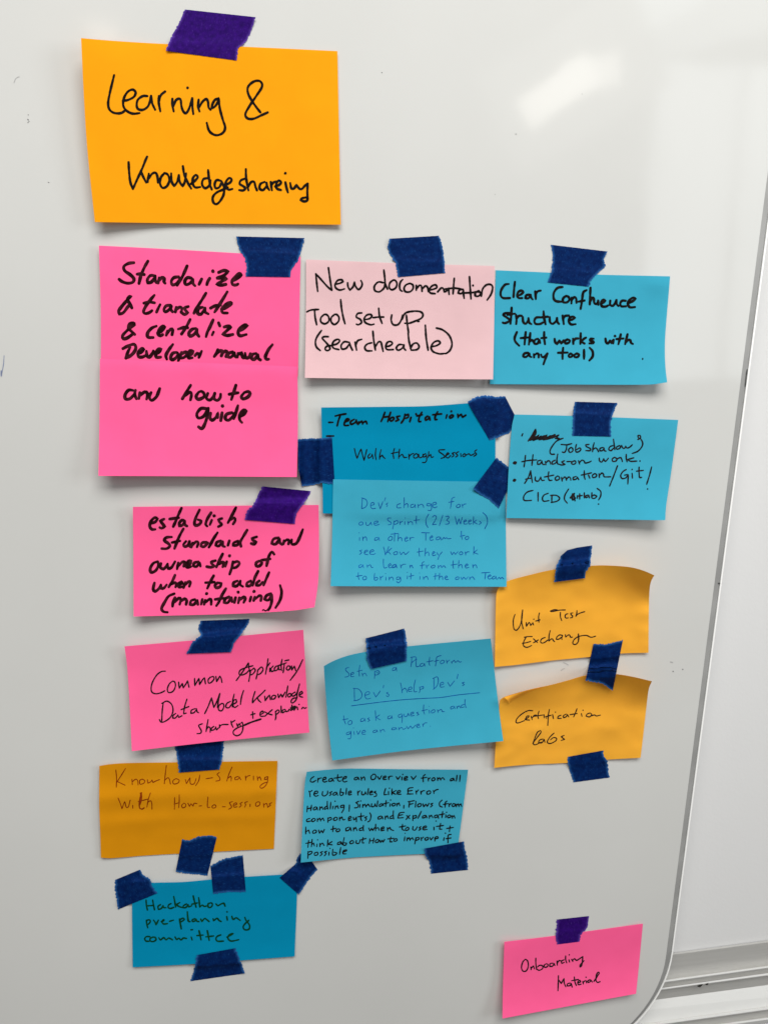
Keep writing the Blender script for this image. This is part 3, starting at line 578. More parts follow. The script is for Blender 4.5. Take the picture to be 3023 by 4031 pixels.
make_note("jobshadow", 'G', 'sky', ("142,200 640,212 1020,226 1546,247", "1546,247 1485,700 1443,980 1435,1108", "70,1090 700,1098 1340,1108 1435,1108", "142,200 118,310 92,650 70,1090"),
  lambda u, v: 1.0 + 6.0 * sq((v - .35) / .65) * (.3 + .7 * u) + 1.2 * sq((u - .6) / .4), "light blue note with bulleted list Job Shadow, Hands-on work, Automation and CICD",
  ["203,385 212,364|258,428 290,380 322,325 325,360 300,400 265,422 310,410 350,375 320,415 370,385 350,420 420,375 390,420 450,380 430,405 490,370 460,405 522,375 500,400 525,405|270,415 340,385 300,425 400,380 360,418 470,378 420,402 510,382|*1.5 275,420 300,380 320,350|*1.4 300,412 380,402 440,396 500,388|*1.4 330,395 400,412 470,398|555,405 500,430 460,480 445,517 455,540 485,541|490,405 530,410 557,404|540,457 590,460 632,450|590,460 585,500 570,525 550,522|625,482 605,502 615,525 640,515 640,492 625,482|672,457 665,490 668,520 692,520 710,500 700,487 675,502|780,457 752,460 757,475 790,492 790,510 752,510|825,442 815,480 810,520|815,502 835,487 850,497 862,520|900,482 875,492 875,510 895,510 908,490|908,487 913,510 927,515|985,467 960,477 950,500 970,510 990,490|990,412 995,450 1002,502|1040,467 1015,482 1020,498 1045,490 1050,472 1040,467|1060,465 1070,487 1085,490 1095,472|1095,472 1107,488 1130,480 1152,460|1205,400 1200,382 1218,380 1222,400 1200,415|1222,405 1240,440 1235,475 1200,515 1150,535",
   "130,617 140,607 158,610 150,625 132,622|*0.8 140,620 150,612|235,552 230,600 222,650|300,545 295,590 290,637|203,606 260,595 332,590|365,592 340,602 338,628 360,625 375,602|375,597 382,625 397,630|405,602 410,632|412,614 430,597 445,605 452,627|490,592 465,607 465,628 490,620 505,597|512,540 505,585 510,622 527,628|570,597 545,607 560,620 575,628 545,634 525,627|590,605 627,603|655,597 630,612 640,628 665,620 665,602 655,597|690,597 700,627|700,612 720,592 740,602 747,617 780,610 800,600|868,575 872,600 890,608 907,580|905,582 922,602 947,575|1000,567 980,582 985,602 1010,600 1020,582 1000,567|1020,582 1050,570 1060,582 1067,605|1100,542 1100,575 1107,607|1165,572 1110,587 1140,602 1192,600|1218,600",
   "*1.3 130,768 138,758 150,762 140,772 132,768|228,792 260,740 280,682|280,682 285,730 295,785|235,757 262,750 290,747|320,735 320,765 345,772 365,740|365,737 375,765 397,765|435,692 430,735 440,765 462,765|398,737 477,721|510,727 490,747 500,765 525,755 525,737 510,727|545,740 550,772|552,757 570,737 582,745 587,765|587,757 605,737 620,745 624,765|670,732 645,742 645,760 670,755 680,737|680,737 692,760|740,682 740,730 747,757|713,721 802,701|775,720 787,747|830,707 810,722 815,742 840,735 845,717 830,707|865,707 870,742|872,722 890,702 905,715 912,735 967,735|1025,640 995,720 957,815|1100,672 1070,692 1052,725 1065,750 1095,745 1110,725|1085,721 1115,718 1115,760 1113,798|1150,705 1153,747|1150,672|1210,652 1210,700 1215,740 1232,740|1188,687 1247,680|1318,650 1300,720 1275,800|1283,840",
   "300,852 250,867 220,905 227,938 287,938|343,870 343,945|430,877 395,892 380,920 392,945 437,940|462,892 460,950|450,895 500,895 528,920 505,945 455,956|605,840 575,890 570,930 594,962|*1.3 655,878 630,905 620,917|*1.3 640,882 635,915 642,935 665,917|*1.2 650,892 660,942|680,897 680,922|700,880 700,927|683,901 722,896|740,872 740,917|770,892 750,902 755,915 775,905|778,892 784,917|805,872 805,915 830,920 848,902 825,892 808,902|850,835 880,860 880,900 862,935|862,970"],
  'navy', 12.5, seed=9)
make_tape('G', "658,90 1023,100t 985,200t 965,280t 970,390 638,383t 640,280t 645,160t", 'blue', "blue tape strip holding the light blue Job Shadow note")
cert_note, cert_bv = make_note("certification", 'M', 'amber', ("150,575 190,546 400,484 600,440 750,400 900,357 1050,343 1180,345 1330,370 1490,408", "1490,408 1462,480 1440,650 1412,900 1390,1083", "100,1172 350,1148 740,1128 1090,1100 1390,1083", "150,575 140,700 118,900 100,1172"),
  lambda u, v: 14 * sq(1 - v / .42) * (0.12 + .36 * (1 - math.exp(-(u / .12) ** 2)) + .7 * sq((u - .45) / .55) + .25 * math.exp(-((u - .20) / .14) ** 2)) + 2.0 * sq(1 - u / .4) + 1.0 * sq((u - .6) / .4), "orange note reading Certification labs with its top left corner folded over",
  ["440,668 400,667 350,692 305,732 292,767 312,775 367,755|370,742 400,727 407,712 387,717 375,747 412,750|425,715 435,747|435,730 455,707 472,705|495,672 485,710 490,737|448,717 532,705|540,702 540,732|587,655 578,700 575,750 572,797|550,722 602,707|560,732|615,702 622,737|640,680|690,707 665,717 660,735 692,735|735,697 710,712 712,730 735,720 745,700|745,700 757,722|830,650 815,690 800,722|768,702 832,692|868,692 874,717|883,663|945,687 920,697 910,715 940,722 960,702 945,687|960,712 985,705 1002,714 1037,706",
   "440,955 480,902 513,857 507,842 480,860 455,920 445,960 467,967 512,945|530,917 500,927 490,950 520,950 540,920|540,920 547,945|627,865 587,905 568,945 595,957 640,935 650,912 622,905 595,925|717,885 690,897 707,910 722,920 690,930"],
  'navy', 10, wrinkle=1.3, seed=10)
def fold_flap(tile, edge, tip, note, bv, mat, org):
    """the turned-over corner: a small curved flap between the rolled edge and its tip"""
    E = cat_rom(native(tile, parse(edge)), 3.0); t = Vector(native(tile, [tip])[0]); V3, F3 = [], []
    m_ = 8
    for k in range(m_ + 1):
        q = k / m_
        for i, e in enumerate(E):
            p = Vector(e).lerp(t, q * (1 - i / (len(E) - 1)) ** 0.7)
            d = (RIGHT * ((p.x - CX) / F) + DOWN * ((p.y - CY) / F) + FWD).normalized()
            h = bv.ray_cast(CAM, d); b0 = h[0] if h[0] is not None else photo_ray(p.x, p.y, 0.010)
            V3.append(b0 - d * (0.0004 + 0.0035 * math.sin(math.pi * (0.15 + 0.7 * q)) * (1 - i / (len(E) - 1))))
    n_ = len(E)
    for k in range(m_):
        for i in range(n_ - 1): F3.append((k * n_ + i, (k + 1) * n_ + i, (k + 1) * n_ + i + 1, k * n_ + i + 1))
    return link_mesh("folded_corner", V3, F3, mat, note, True, [(v.x * 20, v.z * 20) for v in V3], org)
fold_flap('M', "190,548 290,518 400,486 520,456", (237, 601), cert_note, cert_bv, PAPER['amber'], cert_note.location)
make_tape('L', "690,150 745,103 830,80 965,60t 955,150t 945,240t 905,300t 902,350 630,385t 645,250t", 'blue', "blue tape with a rounded curled corner on top of the Unit Test note", rot=-.15, curl=[(700, 120, 200, 5.0)])
make_tape('M', "975,78t 1100,80t 1235,42 1145,490t 1110,470t 1060,430t 905,400", 'blue', "blue tape joining the Unit Test note to the Certification note below it", rot=1.7)
make_tape('M', "745,1075 1063,1018t 1065,1070t 1098,1110t 1115,1258 800,1300t 765,1200t 750,1130t", 'blue', "blue tape on the bottom edge of the orange Certification labs note")
make_note("platform", 'K', 'sky', ("75,388 150,347 270,302 430,268 780,222 1470,157", "1470,157 1500,420 1545,800 1575,1015", "145,1178 800,1092 1575,1015", "75,388 80,480 105,800 145,1178"),
  lambda u, v: 1.2 + 9 * sq(1 - u / .5) * sq(1 - v / .8) + 2.5 * sq(1 - v / .35) + 3.0 * sq(1 - u / .35) + 6.0 * sq((v - .35) / .65) * (.3 + .7 * u) + 1.5 * sq((u - .5) / .5), "light blue tilted note with Dev's help Dev's underlined in blue pen",
  ["285,398 258,407 260,425 285,452 280,472 250,480|300,462 325,450 320,440 302,450 302,474 327,475|375,380 370,430 372,472|353,432 397,421|395,447 400,472|400,457 420,447 434,470|500,430 500,465 498,492|500,434 530,425 540,447 515,462 500,457|515,442 532,446|670,397 650,407 650,425 670,420 680,397|680,397 684,430|810,317 808,355 803,392|800,314 840,310 844,330 810,357|850,327 845,360 850,392 877,385|905,362 882,372 882,390 905,385 915,364|915,364 920,388|960,312 955,360 960,382|933,352 987,342|1055,298 1020,312 1015,345 1008,387|998,347 1037,338|1065,337 1048,352 1055,367 1078,358 1080,342 1065,337|1100,337 1105,364|1105,352 1127,335|1140,350 1146,364|1146,354 1165,337 1175,355 1195,342 1210,354 1224,350",
   "330,572 330,625 332,677|320,574 365,580 392,615 387,652 357,672 325,677|420,632 455,620 452,602 428,607 418,637 435,662 467,655|490,607 510,647 547,595|575,548 571,570|610,607 598,612 620,628 610,642 596,635|715,527 725,570 730,612|730,592 750,572 765,585 770,607|780,587 810,577 805,562 785,570 782,597 812,598|840,502 830,550 830,600 852,600|875,562 878,590 872,610|875,564 907,557 905,574 880,582|995,487 995,530 995,580|985,492 1020,477 1032,502 1022,550 990,582|1050,547 1075,537 1070,522 1050,532 1050,562 1082,560|1110,522 1130,557 1167,510|1197,455 1188,492|1250,522 1230,527 1250,542 1233,552|305,720 480,697 700,672 900,658 1050,650 1200,628 1378,610",
   "240,802 245,840 257,872|230,837 277,828|295,842 278,857 285,878 308,868 308,847 295,842|405,822 383,834 385,852 408,845 415,824|415,824 422,850|455,820 440,827 460,840 443,852|505,760 510,842|510,817 542,795|512,817 547,838|630,802 610,812 612,830 635,822 642,802|642,802 647,828|725,787 700,797 700,815 722,812 732,792|732,792 730,830 728,862|745,787 750,810 770,805 780,782|780,782 787,805|800,792 825,782 820,772 802,780 802,804 832,800|865,772 850,777 870,792 853,800|910,710 908,760 917,790|893,762 942,750|955,755 958,782|955,725|990,752 972,767 980,780 1002,770 1002,754 990,752|1025,752 1030,777|1030,764 1055,750 1065,767 1084,768|1155,722 1135,732 1138,748 1158,740 1165,722|1165,722 1172,745|1185,722 1190,744|1190,734 1205,720 1217,738|1250,707 1225,717 1225,735 1250,728|1255,665 1255,705 1264,735",
   "290,937 265,947 265,962 290,955 300,932|300,932 302,970 295,995 276,995|325,935 330,962|322,905|350,930 362,960 382,925|395,947 422,937 415,924 397,934 397,957 422,958|510,922 487,932 490,945 512,938 518,922|518,922 524,940|545,920 550,942|550,930 572,917 584,935|670,902 645,907 643,920 668,918 678,902|678,902 684,918|700,900 705,922|705,912 725,900 740,917 762,905|765,890 780,912 800,887 815,907 842,880|850,892 875,882 868,872 850,882 857,902 882,895|900,870 905,894|905,882 918,864 937,862|965,890"],
  'blue', 6.0, wrinkle=.3, seed=11)
make_tape('K', "423,155 748,72t 765,150t 770,220t 765,345 467,412t 435,330t 432,240t", 'blue', "blue tape strip holding the tilted light blue Dev's help Dev's note", curl=[(423, 155, 120, 1.4)])

# ---- lower left column
make_note("establish", 'I', 'pink', ("127,228 800,220 1570,213", "1570,213 1572,550 1566,800 1537,1008", "133,1080 900,1060 1350,1035 1537,1008", "127,228 131,600 133,1080"),
  lambda u, v: 3.2 * sq(1 - u / .4) + 1.5 * sq(1 - v / .3) + 9 * sq(v) * sq((u - .45) / .55) + 2.5 * sq((u - .6) / .4) + 3.0 * sq((v - .3) / .7), "pink note reading establish standards and ownership, bottom right corner lifting",
  ["265,357 300,345 320,320 300,310 270,335 258,377 275,402 302,402|370,322 340,337 360,362 375,380 350,394 335,387|505,237 475,302 455,350 440,382|412,322 485,312|530,338 510,330 488,352 490,377 515,367 530,338|530,338 530,365 548,377|645,250 620,302 605,350 615,372 645,362 657,337 632,327|735,272 705,322 692,362 705,378|740,330 725,367|758,297|820,317 790,327 800,345 817,365 790,382|928,232 900,287 865,352|885,327 915,312 922,332 905,362",
   "430,462 390,465 370,487 400,510 415,532 390,552 350,552|520,397 490,452 470,500 450,552|430,505 495,492|540,495 520,520 530,537 555,525 567,495|567,500 565,530 582,540|592,507 580,542|592,522 620,497 635,507 625,540|700,502 665,507 655,532 680,537 710,507|785,427 755,472 730,520 717,542|810,492 780,502 770,527 795,532 822,497|825,497 825,530 842,537|877,490 865,527|945,492 910,507 905,527 935,525 960,502|1015,407 985,457 962,500 967,535|1090,460 1050,472 1060,487 1085,500 1070,517 1045,512|1260,467 1220,477 1205,512 1235,517 1265,482|1268,477 1268,505 1287,520|1302,490 1295,517|1305,497 1325,482 1340,492 1335,517|1360,482 1362,517 1395,512 1420,470 1447,402",
   "320,652 285,667 262,707 270,737 305,722 325,682 320,652|345,667 340,697 365,710 385,690 397,670|395,677 402,707 425,700 445,670 455,652|480,662 470,712|482,685 512,655 530,655 522,690|540,687 570,672 580,647 560,647 540,682 550,697 577,692|637,655 605,662 595,687 620,692 645,662|645,662 652,690|770,645 735,657 745,675 762,687 735,697 700,692|825,592 800,642 775,697|795,672 825,657 835,667 825,695|857,652 845,692|878,608|905,652 895,700 878,752|905,662 940,652 955,667 930,697 900,702|1110,647 1085,662 1085,687 1110,687 1130,662 1110,647|1225,597 1207,577 1187,602 1175,642 1165,687|1125,642 1195,632",
   "295,817 285,867 300,885 330,862 345,832|345,837 347,862 370,857 390,832|455,757 435,802 405,852|425,827 455,817 465,832 458,852|480,837 510,822 505,810 480,827 487,852 512,848|535,812 520,857|535,832 560,807 575,812 565,847|755,762 730,807 705,862|690,817 762,812|785,817 765,837 775,857 805,847 815,822 785,817|940,802 910,817 905,842 935,842 960,807|962,802 960,832 982,847|1045,802 1015,817 1010,842 1035,842 1055,817|1100,727 1075,777 1057,840|1110,802 1090,817 1085,837 1110,837 1135,812|1185,737 1165,782 1142,837",
   "450,902 405,922 375,967 350,1017 365,1042 397,1047|455,932 440,967 435,1002|450,967 485,937 500,947 490,987|500,962 530,942 545,957 540,987|610,947 580,957 570,987 600,987 625,957|628,952 632,987|667,945 657,987|700,902|690,952 680,987|695,967 725,942 735,952 735,987|850,862 820,912 795,967 775,997|765,947 840,937|875,927 845,942 835,972 865,972 890,932|892,932 897,967|925,932 915,972|945,890|955,932 945,977|960,947 990,927 1000,942 987,972|1045,927 1035,962|1068,885|1075,927 1065,957|1080,942 1110,917 1125,927 1120,957|1200,902 1165,917 1150,947 1180,952 1205,912|1205,912 1205,962 1190,1012 1160,1042 1140,1032|1270,837 1282,890 1270,952 1235,1012"],
  'bleed', 24, seed=12)
make_tape('I', "1135,68 1510,105t 1490,150t 1430,235t 1395,280t 1385,360 995,328t 1010,260t 1065,210t 1110,110t", 'violet', "violet tape strip on the pink establish standards note", curl=[(1115, 80, 130, 1.8)])
make_note("knowhow", 'N', 'ochre', ("67,240 150,226 300,216 700,210 1520,198", "1520,198 1508,500 1491,915", "80,988 170,992 450,970 720,955 1491,915", "67,240 66,560 75,800 80,988"),
  lambda u, v: 1.2 * sq(1 - u / .25) + 1.0 * math.exp(-((v - .36) / .10) ** 2) + .5 * math.exp(-((v - .62) / .08) ** 2) + .8 * sq(1 - v / .2), "dark ochre note with faint red pen Knowhow-sharing text",
  ["@N2:9 68,75 75,160 72,245|162,62 120,130 78,195|85,190 115,205 158,225|225,165 228,220|228,192 260,167 280,180 285,222|325,165 300,180 305,215 340,205 350,182 325,165|375,170 380,205 410,190 420,172 430,200 455,185 495,170|560,32 550,110 540,210|542,177 575,152 590,170 600,215|655,160 625,180 630,212 670,205 685,177 655,160|745,170 755,210 790,152 795,210 830,210 850,160|885,125 875,180 845,230|945,162 1010,152|1075,100 1055,120 1075,145 1080,175 1042,185|1200,48 1170,115 1148,185|1160,157 1185,137 1192,150 1190,185|1260,140 1230,150 1228,172 1255,168 1270,147|1270,145 1285,172|1330,135 1333,178|1333,157 1350,137 1375,130|1408,135 1408,175|1445,140 1450,178|1450,160 1470,142 1484,178|1548,140 1520,150 1515,170 1540,165 1550,147|1545,145 1545,190 1520,235 1485,255 1472,235 1500,210 1535,195",
   "@N2:9 90,350 110,400 128,455 145,405 155,385 170,440 190,435 208,370|232,420 234,450|*1.4 318,298 300,370 298,440 320,458 345,445|*1.5 305,305 315,300 318,340 308,400|*1.4 310,315 305,410|285,385 380,360|405,300 385,360 370,440|380,392 405,377 418,400 420,460|640,345 640,400 638,460|685,318 685,390 680,445|635,410 685,395|730,400 710,420 718,445 745,435 748,410 730,400|770,400 785,432 800,405 820,430 830,402 860,405|878,428 903,425|965,340 960,400 962,440 985,440|1025,415 1005,430 1012,448 1040,440 1040,422 1025,415|1105,435 1135,435|1205,385 1175,395 1185,415 1195,440 1165,460|1210,422 1245,412 1238,397 1215,408 1218,438 1250,435|1300,390 1275,405 1290,420 1270,440|1350,385 1325,395 1332,415 1322,440|1375,410 1375,435|1455,385 1430,400 1435,430 1465,420 1470,394 1455,385|1505,400 1510,440|1510,417 1535,402 1546,430|1585,395 1560,408 1575,420 1545,440"],
  'rust', 6.2, wrinkle=.45, seed=13)
make_tape('N', "742,840t 800,848t 870,815t 980,805t 1025,822 948,1138t 880,1125t 770,1118t 690,1100", 'blue', "tilted blue tape on the bottom edge of the dark ochre note", rot=1.8, curl=[(690, 1100, 130, 1.0)])
make_tape('N', "672,30 1080,5t 1083,45t 1078,110t 1065,200t 1048,268 718,293t 705,190t 688,100t", 'blue', "blue tape on the top edge of the ochre note, tucked under the pink note above")
make_note("common", 'J', 'pink', ("65,300 700,244 1523,165", "1523,165 1548,600 1572,1003", "125,1155 800,1078 1572,1003", "65,300 88,480 108,800 125,1155"),
  lambda u, v: 1.0 + 4.5 * sq(1 - u / .45) * (.5 + .5 * v) + 5 * sq((u - .55) / .45) + 2.0 * sq(1 - v / .35) + 2.0 * sq((v - .5) / .5), "pink tilted note reading Common Application/Data Model Knowledge sharing",
  ["@J2:14 225,200 185,205 140,240 100,310 88,370 100,405 135,417 180,408 220,388|295,295 265,320 245,365 250,400 275,405 305,385 322,340 315,305 295,295|352,305 358,365 388,318 396,362 430,310 438,292 452,355|505,268 507,340 535,290 548,270 552,330 580,285 600,262 610,322|655,258 635,285 642,315 668,305 692,275 685,252 658,258|710,250 716,302 748,248 760,270 768,308|905,290 960,215 1000,155 1022,120 1025,160 1040,222|1065,148 1000,165 945,190 932,225 955,238 1000,220 1030,188|1042,190 1035,240 1025,298|1040,198 1075,170 1087,195 1060,230 1038,236|1112,185 1105,230 1095,275|1110,193 1145,160 1162,185 1140,220 1110,236|1210,80 1200,150 1185,230|1192,172 1228,120|1228,170 1226,205|1260,150 1238,175 1242,205 1268,195|1290,150 1270,175 1275,198 1300,185 1310,155|1310,155 1315,185 1335,182|1345,85 1335,140 1340,195|1295,152 1385,120|1366,130 1360,180 1354,215|1370,100 1410,92|1398,150 1385,175 1400,190 1420,175 1418,152 1398,150|1435,150 1438,190 1462,150 1476,195|1542,90 1490,195 1422,288",
   "@J2:14 205,500 195,580 190,680|190,510 240,488 285,520 298,580 275,640 225,680 185,690 168,665|325,605 300,625 295,650 320,650 345,622|345,620 352,645 385,628|432,468 410,540 400,610 425,603|375,570 450,540|510,560 475,575 470,605 500,598 520,572|522,560 530,590 545,600|602,608 635,540 668,455 690,550 715,500 748,412 735,480 724,550|765,510 740,530 735,570 765,580 785,545 782,515 765,510|850,490 815,510 805,545 835,550 865,512|885,420 870,490 868,545|870,520 905,500 905,472 880,482 872,525 890,548 922,530|975,385 955,450 945,520|1085,395 1065,460 1060,505 1100,460 1150,415 1182,382|1105,455 1120,480 1142,500|1178,440 1182,485 1205,450 1225,430 1232,475|1265,430 1245,445 1245,470 1270,465 1285,440 1265,430|1305,420 1312,455 1335,420 1347,450 1375,400|1400,340 1390,400 1380,450|1410,415 1398,435 1410,448 1430,435 1428,417 1410,415|1470,400 1440,420 1445,440 1470,430 1490,402|1512,322 1495,390 1485,440|1490,440 1475,480 1445,505 1430,495 1445,465 1490,453|1510,430 1540,410 1532,392 1512,410 1512,440 1542,450",
   "@J2:14 1062,590 1065,655|1042,620 1085,608|1130,620 1165,600 1157,582 1135,600 1138,632 1172,632|1175,590 1215,610 1250,620|1250,570 1215,600 1180,632|1280,585 1285,640 1278,668|1280,592 1305,572 1317,590 1290,615|1335,535 1335,600|1370,565 1345,580 1350,600 1372,587|1375,570 1385,590 1405,578|1405,585 1412,565 1425,575|1440,525 1430,580|*1.1 1425,555 1470,535 1435,575 1480,540 1460,575|1490,545 1495,570|1508,520|1532,562 1545,547 1560,557 1577,550",
   "@J2:14 580,705 545,720 555,745 570,775 560,797 528,800|635,665 625,720 615,782|620,757 640,735 655,750 655,787|690,730 665,750 668,770 695,760 708,737|708,735 715,765 735,745|745,715 745,742|745,732 770,714 828,712|855,680 860,710 875,740|855,697 892,672|910,705 917,730 935,702 947,725|*1.3 1142,660 1050,690 975,722|975,722 915,745 878,775 880,805 910,820 945,805 965,770 970,720 962,690 948,700"],
  'navy', 10, seed=14)
make_tape('J', "685,90 1085,75t 1080,110t 1020,195t 960,270t 935,347 567,360t 620,265t 690,205t 665,160t", 'blue', "zigzag torn blue tape holding the pink Common Application note")
make_note("hackathon", 'P', 'teal', ("200,238 360,228 600,222 820,202 1080,182 1340,166 1486,158", "1486,158 1478,400 1462,800", "205,885 690,858 1462,800", "200,238 200,500 205,885"),
  lambda u, v: .5 + .5 * sq(1 - v / .3) + 1.0 * sq((v - .6) / .4), "deep blue note reading Hackathon pre-planning committee in green marker",
  ["@P2:24 95,155 100,230 115,298|188,155 200,225 215,295|105,238 195,232|300,220 265,245 270,290 310,275 335,237|335,235 345,260 380,265|450,205 415,225 408,260 440,275 490,258|487,105 500,170 515,255|575,190 520,222 570,250 610,262|670,210 625,235 620,265 660,260 690,222|690,220 700,250 745,235|763,95 780,170 805,258|740,215 825,195|840,120 850,190 855,255 890,228 920,245 950,240|1010,195 975,210 975,250 1005,262 1035,230 1030,202 1010,195|1085,210 1115,235 1150,215 1195,200 1207,220 1217,245",
   "@P2:24 100,440 105,500 120,550|100,447 140,435 155,460 130,495 110,503|200,440 225,475 235,508 270,440|310,462 345,447 350,432 330,442 322,470 345,495 398,490|425,458 485,440|*1.2 570,425 580,490 595,565|575,432 620,412 640,430 600,460 580,462|*1.1 680,322 685,390 695,455 720,462|790,420 750,435 755,460 790,450 805,427|805,430 815,455 845,462|870,425 885,460 925,418 950,430 990,462|1045,420 1052,452 1100,415 1130,445 1162,462|1238,388 1248,440|1243,322|1310,385 1330,430 1370,407 1395,420 1430,445|1495,400 1510,440 1530,465 1550,442|1530,465 1560,510 1560,560 1520,580 1480,565 1475,525 1510,480 1545,455",
   "@P2:24 150,675 100,675 75,705 95,738 140,740|195,680 155,700 155,735 195,745 235,720 225,687 195,680|275,690 300,720 345,690 380,720 415,695 470,720|505,680 530,715 560,697 590,722 625,695 670,702|735,680 748,722|730,578 755,576|*1.1 845,590 860,650 875,722|815,660 905,652|*1.1 963,590 975,650 990,728|940,678 1055,665|1155,650 1105,670 1085,705 1110,740 1195,738|1240,682 1290,657 1330,630 1280,645 1255,680 1265,715 1310,738 1410,718"],
  'green', 13, seed=15)
make_tape('P', "808,95t 900,45t 1060,10 1083,300t 950,298t 830,315", 'blue', "blue tape on the top edge of the Hackathon note, between its two corner strips", rot=1.5)
make_tape('P', "68,205 260,125t 285,165t 340,200t 360,260t 397,308 90,435t 80,360t 65,280t", 'blue', "tilted blue tape on the upper left corner of the Hackathon note", curl=[(80, 400, 110, .8)])
make_tape('P', "1345,188 1470,80t 1480,40t 1500,0t 1565,15 1640,125t 1590,180t 1540,250t 1495,320", 'blue', "blue tape between the Hackathon note and the crowded Create an Overview note", rot=-.75)
make_tape('P', "700,790 1005,735t 1030,810t 1055,870t 1075,932 652,993t 680,910t 692,850t", 'blue', "blue tape on the bottom edge of the Hackathon note, lowest strip on the left", curl=[(1075, 932, 110, 1.0)])
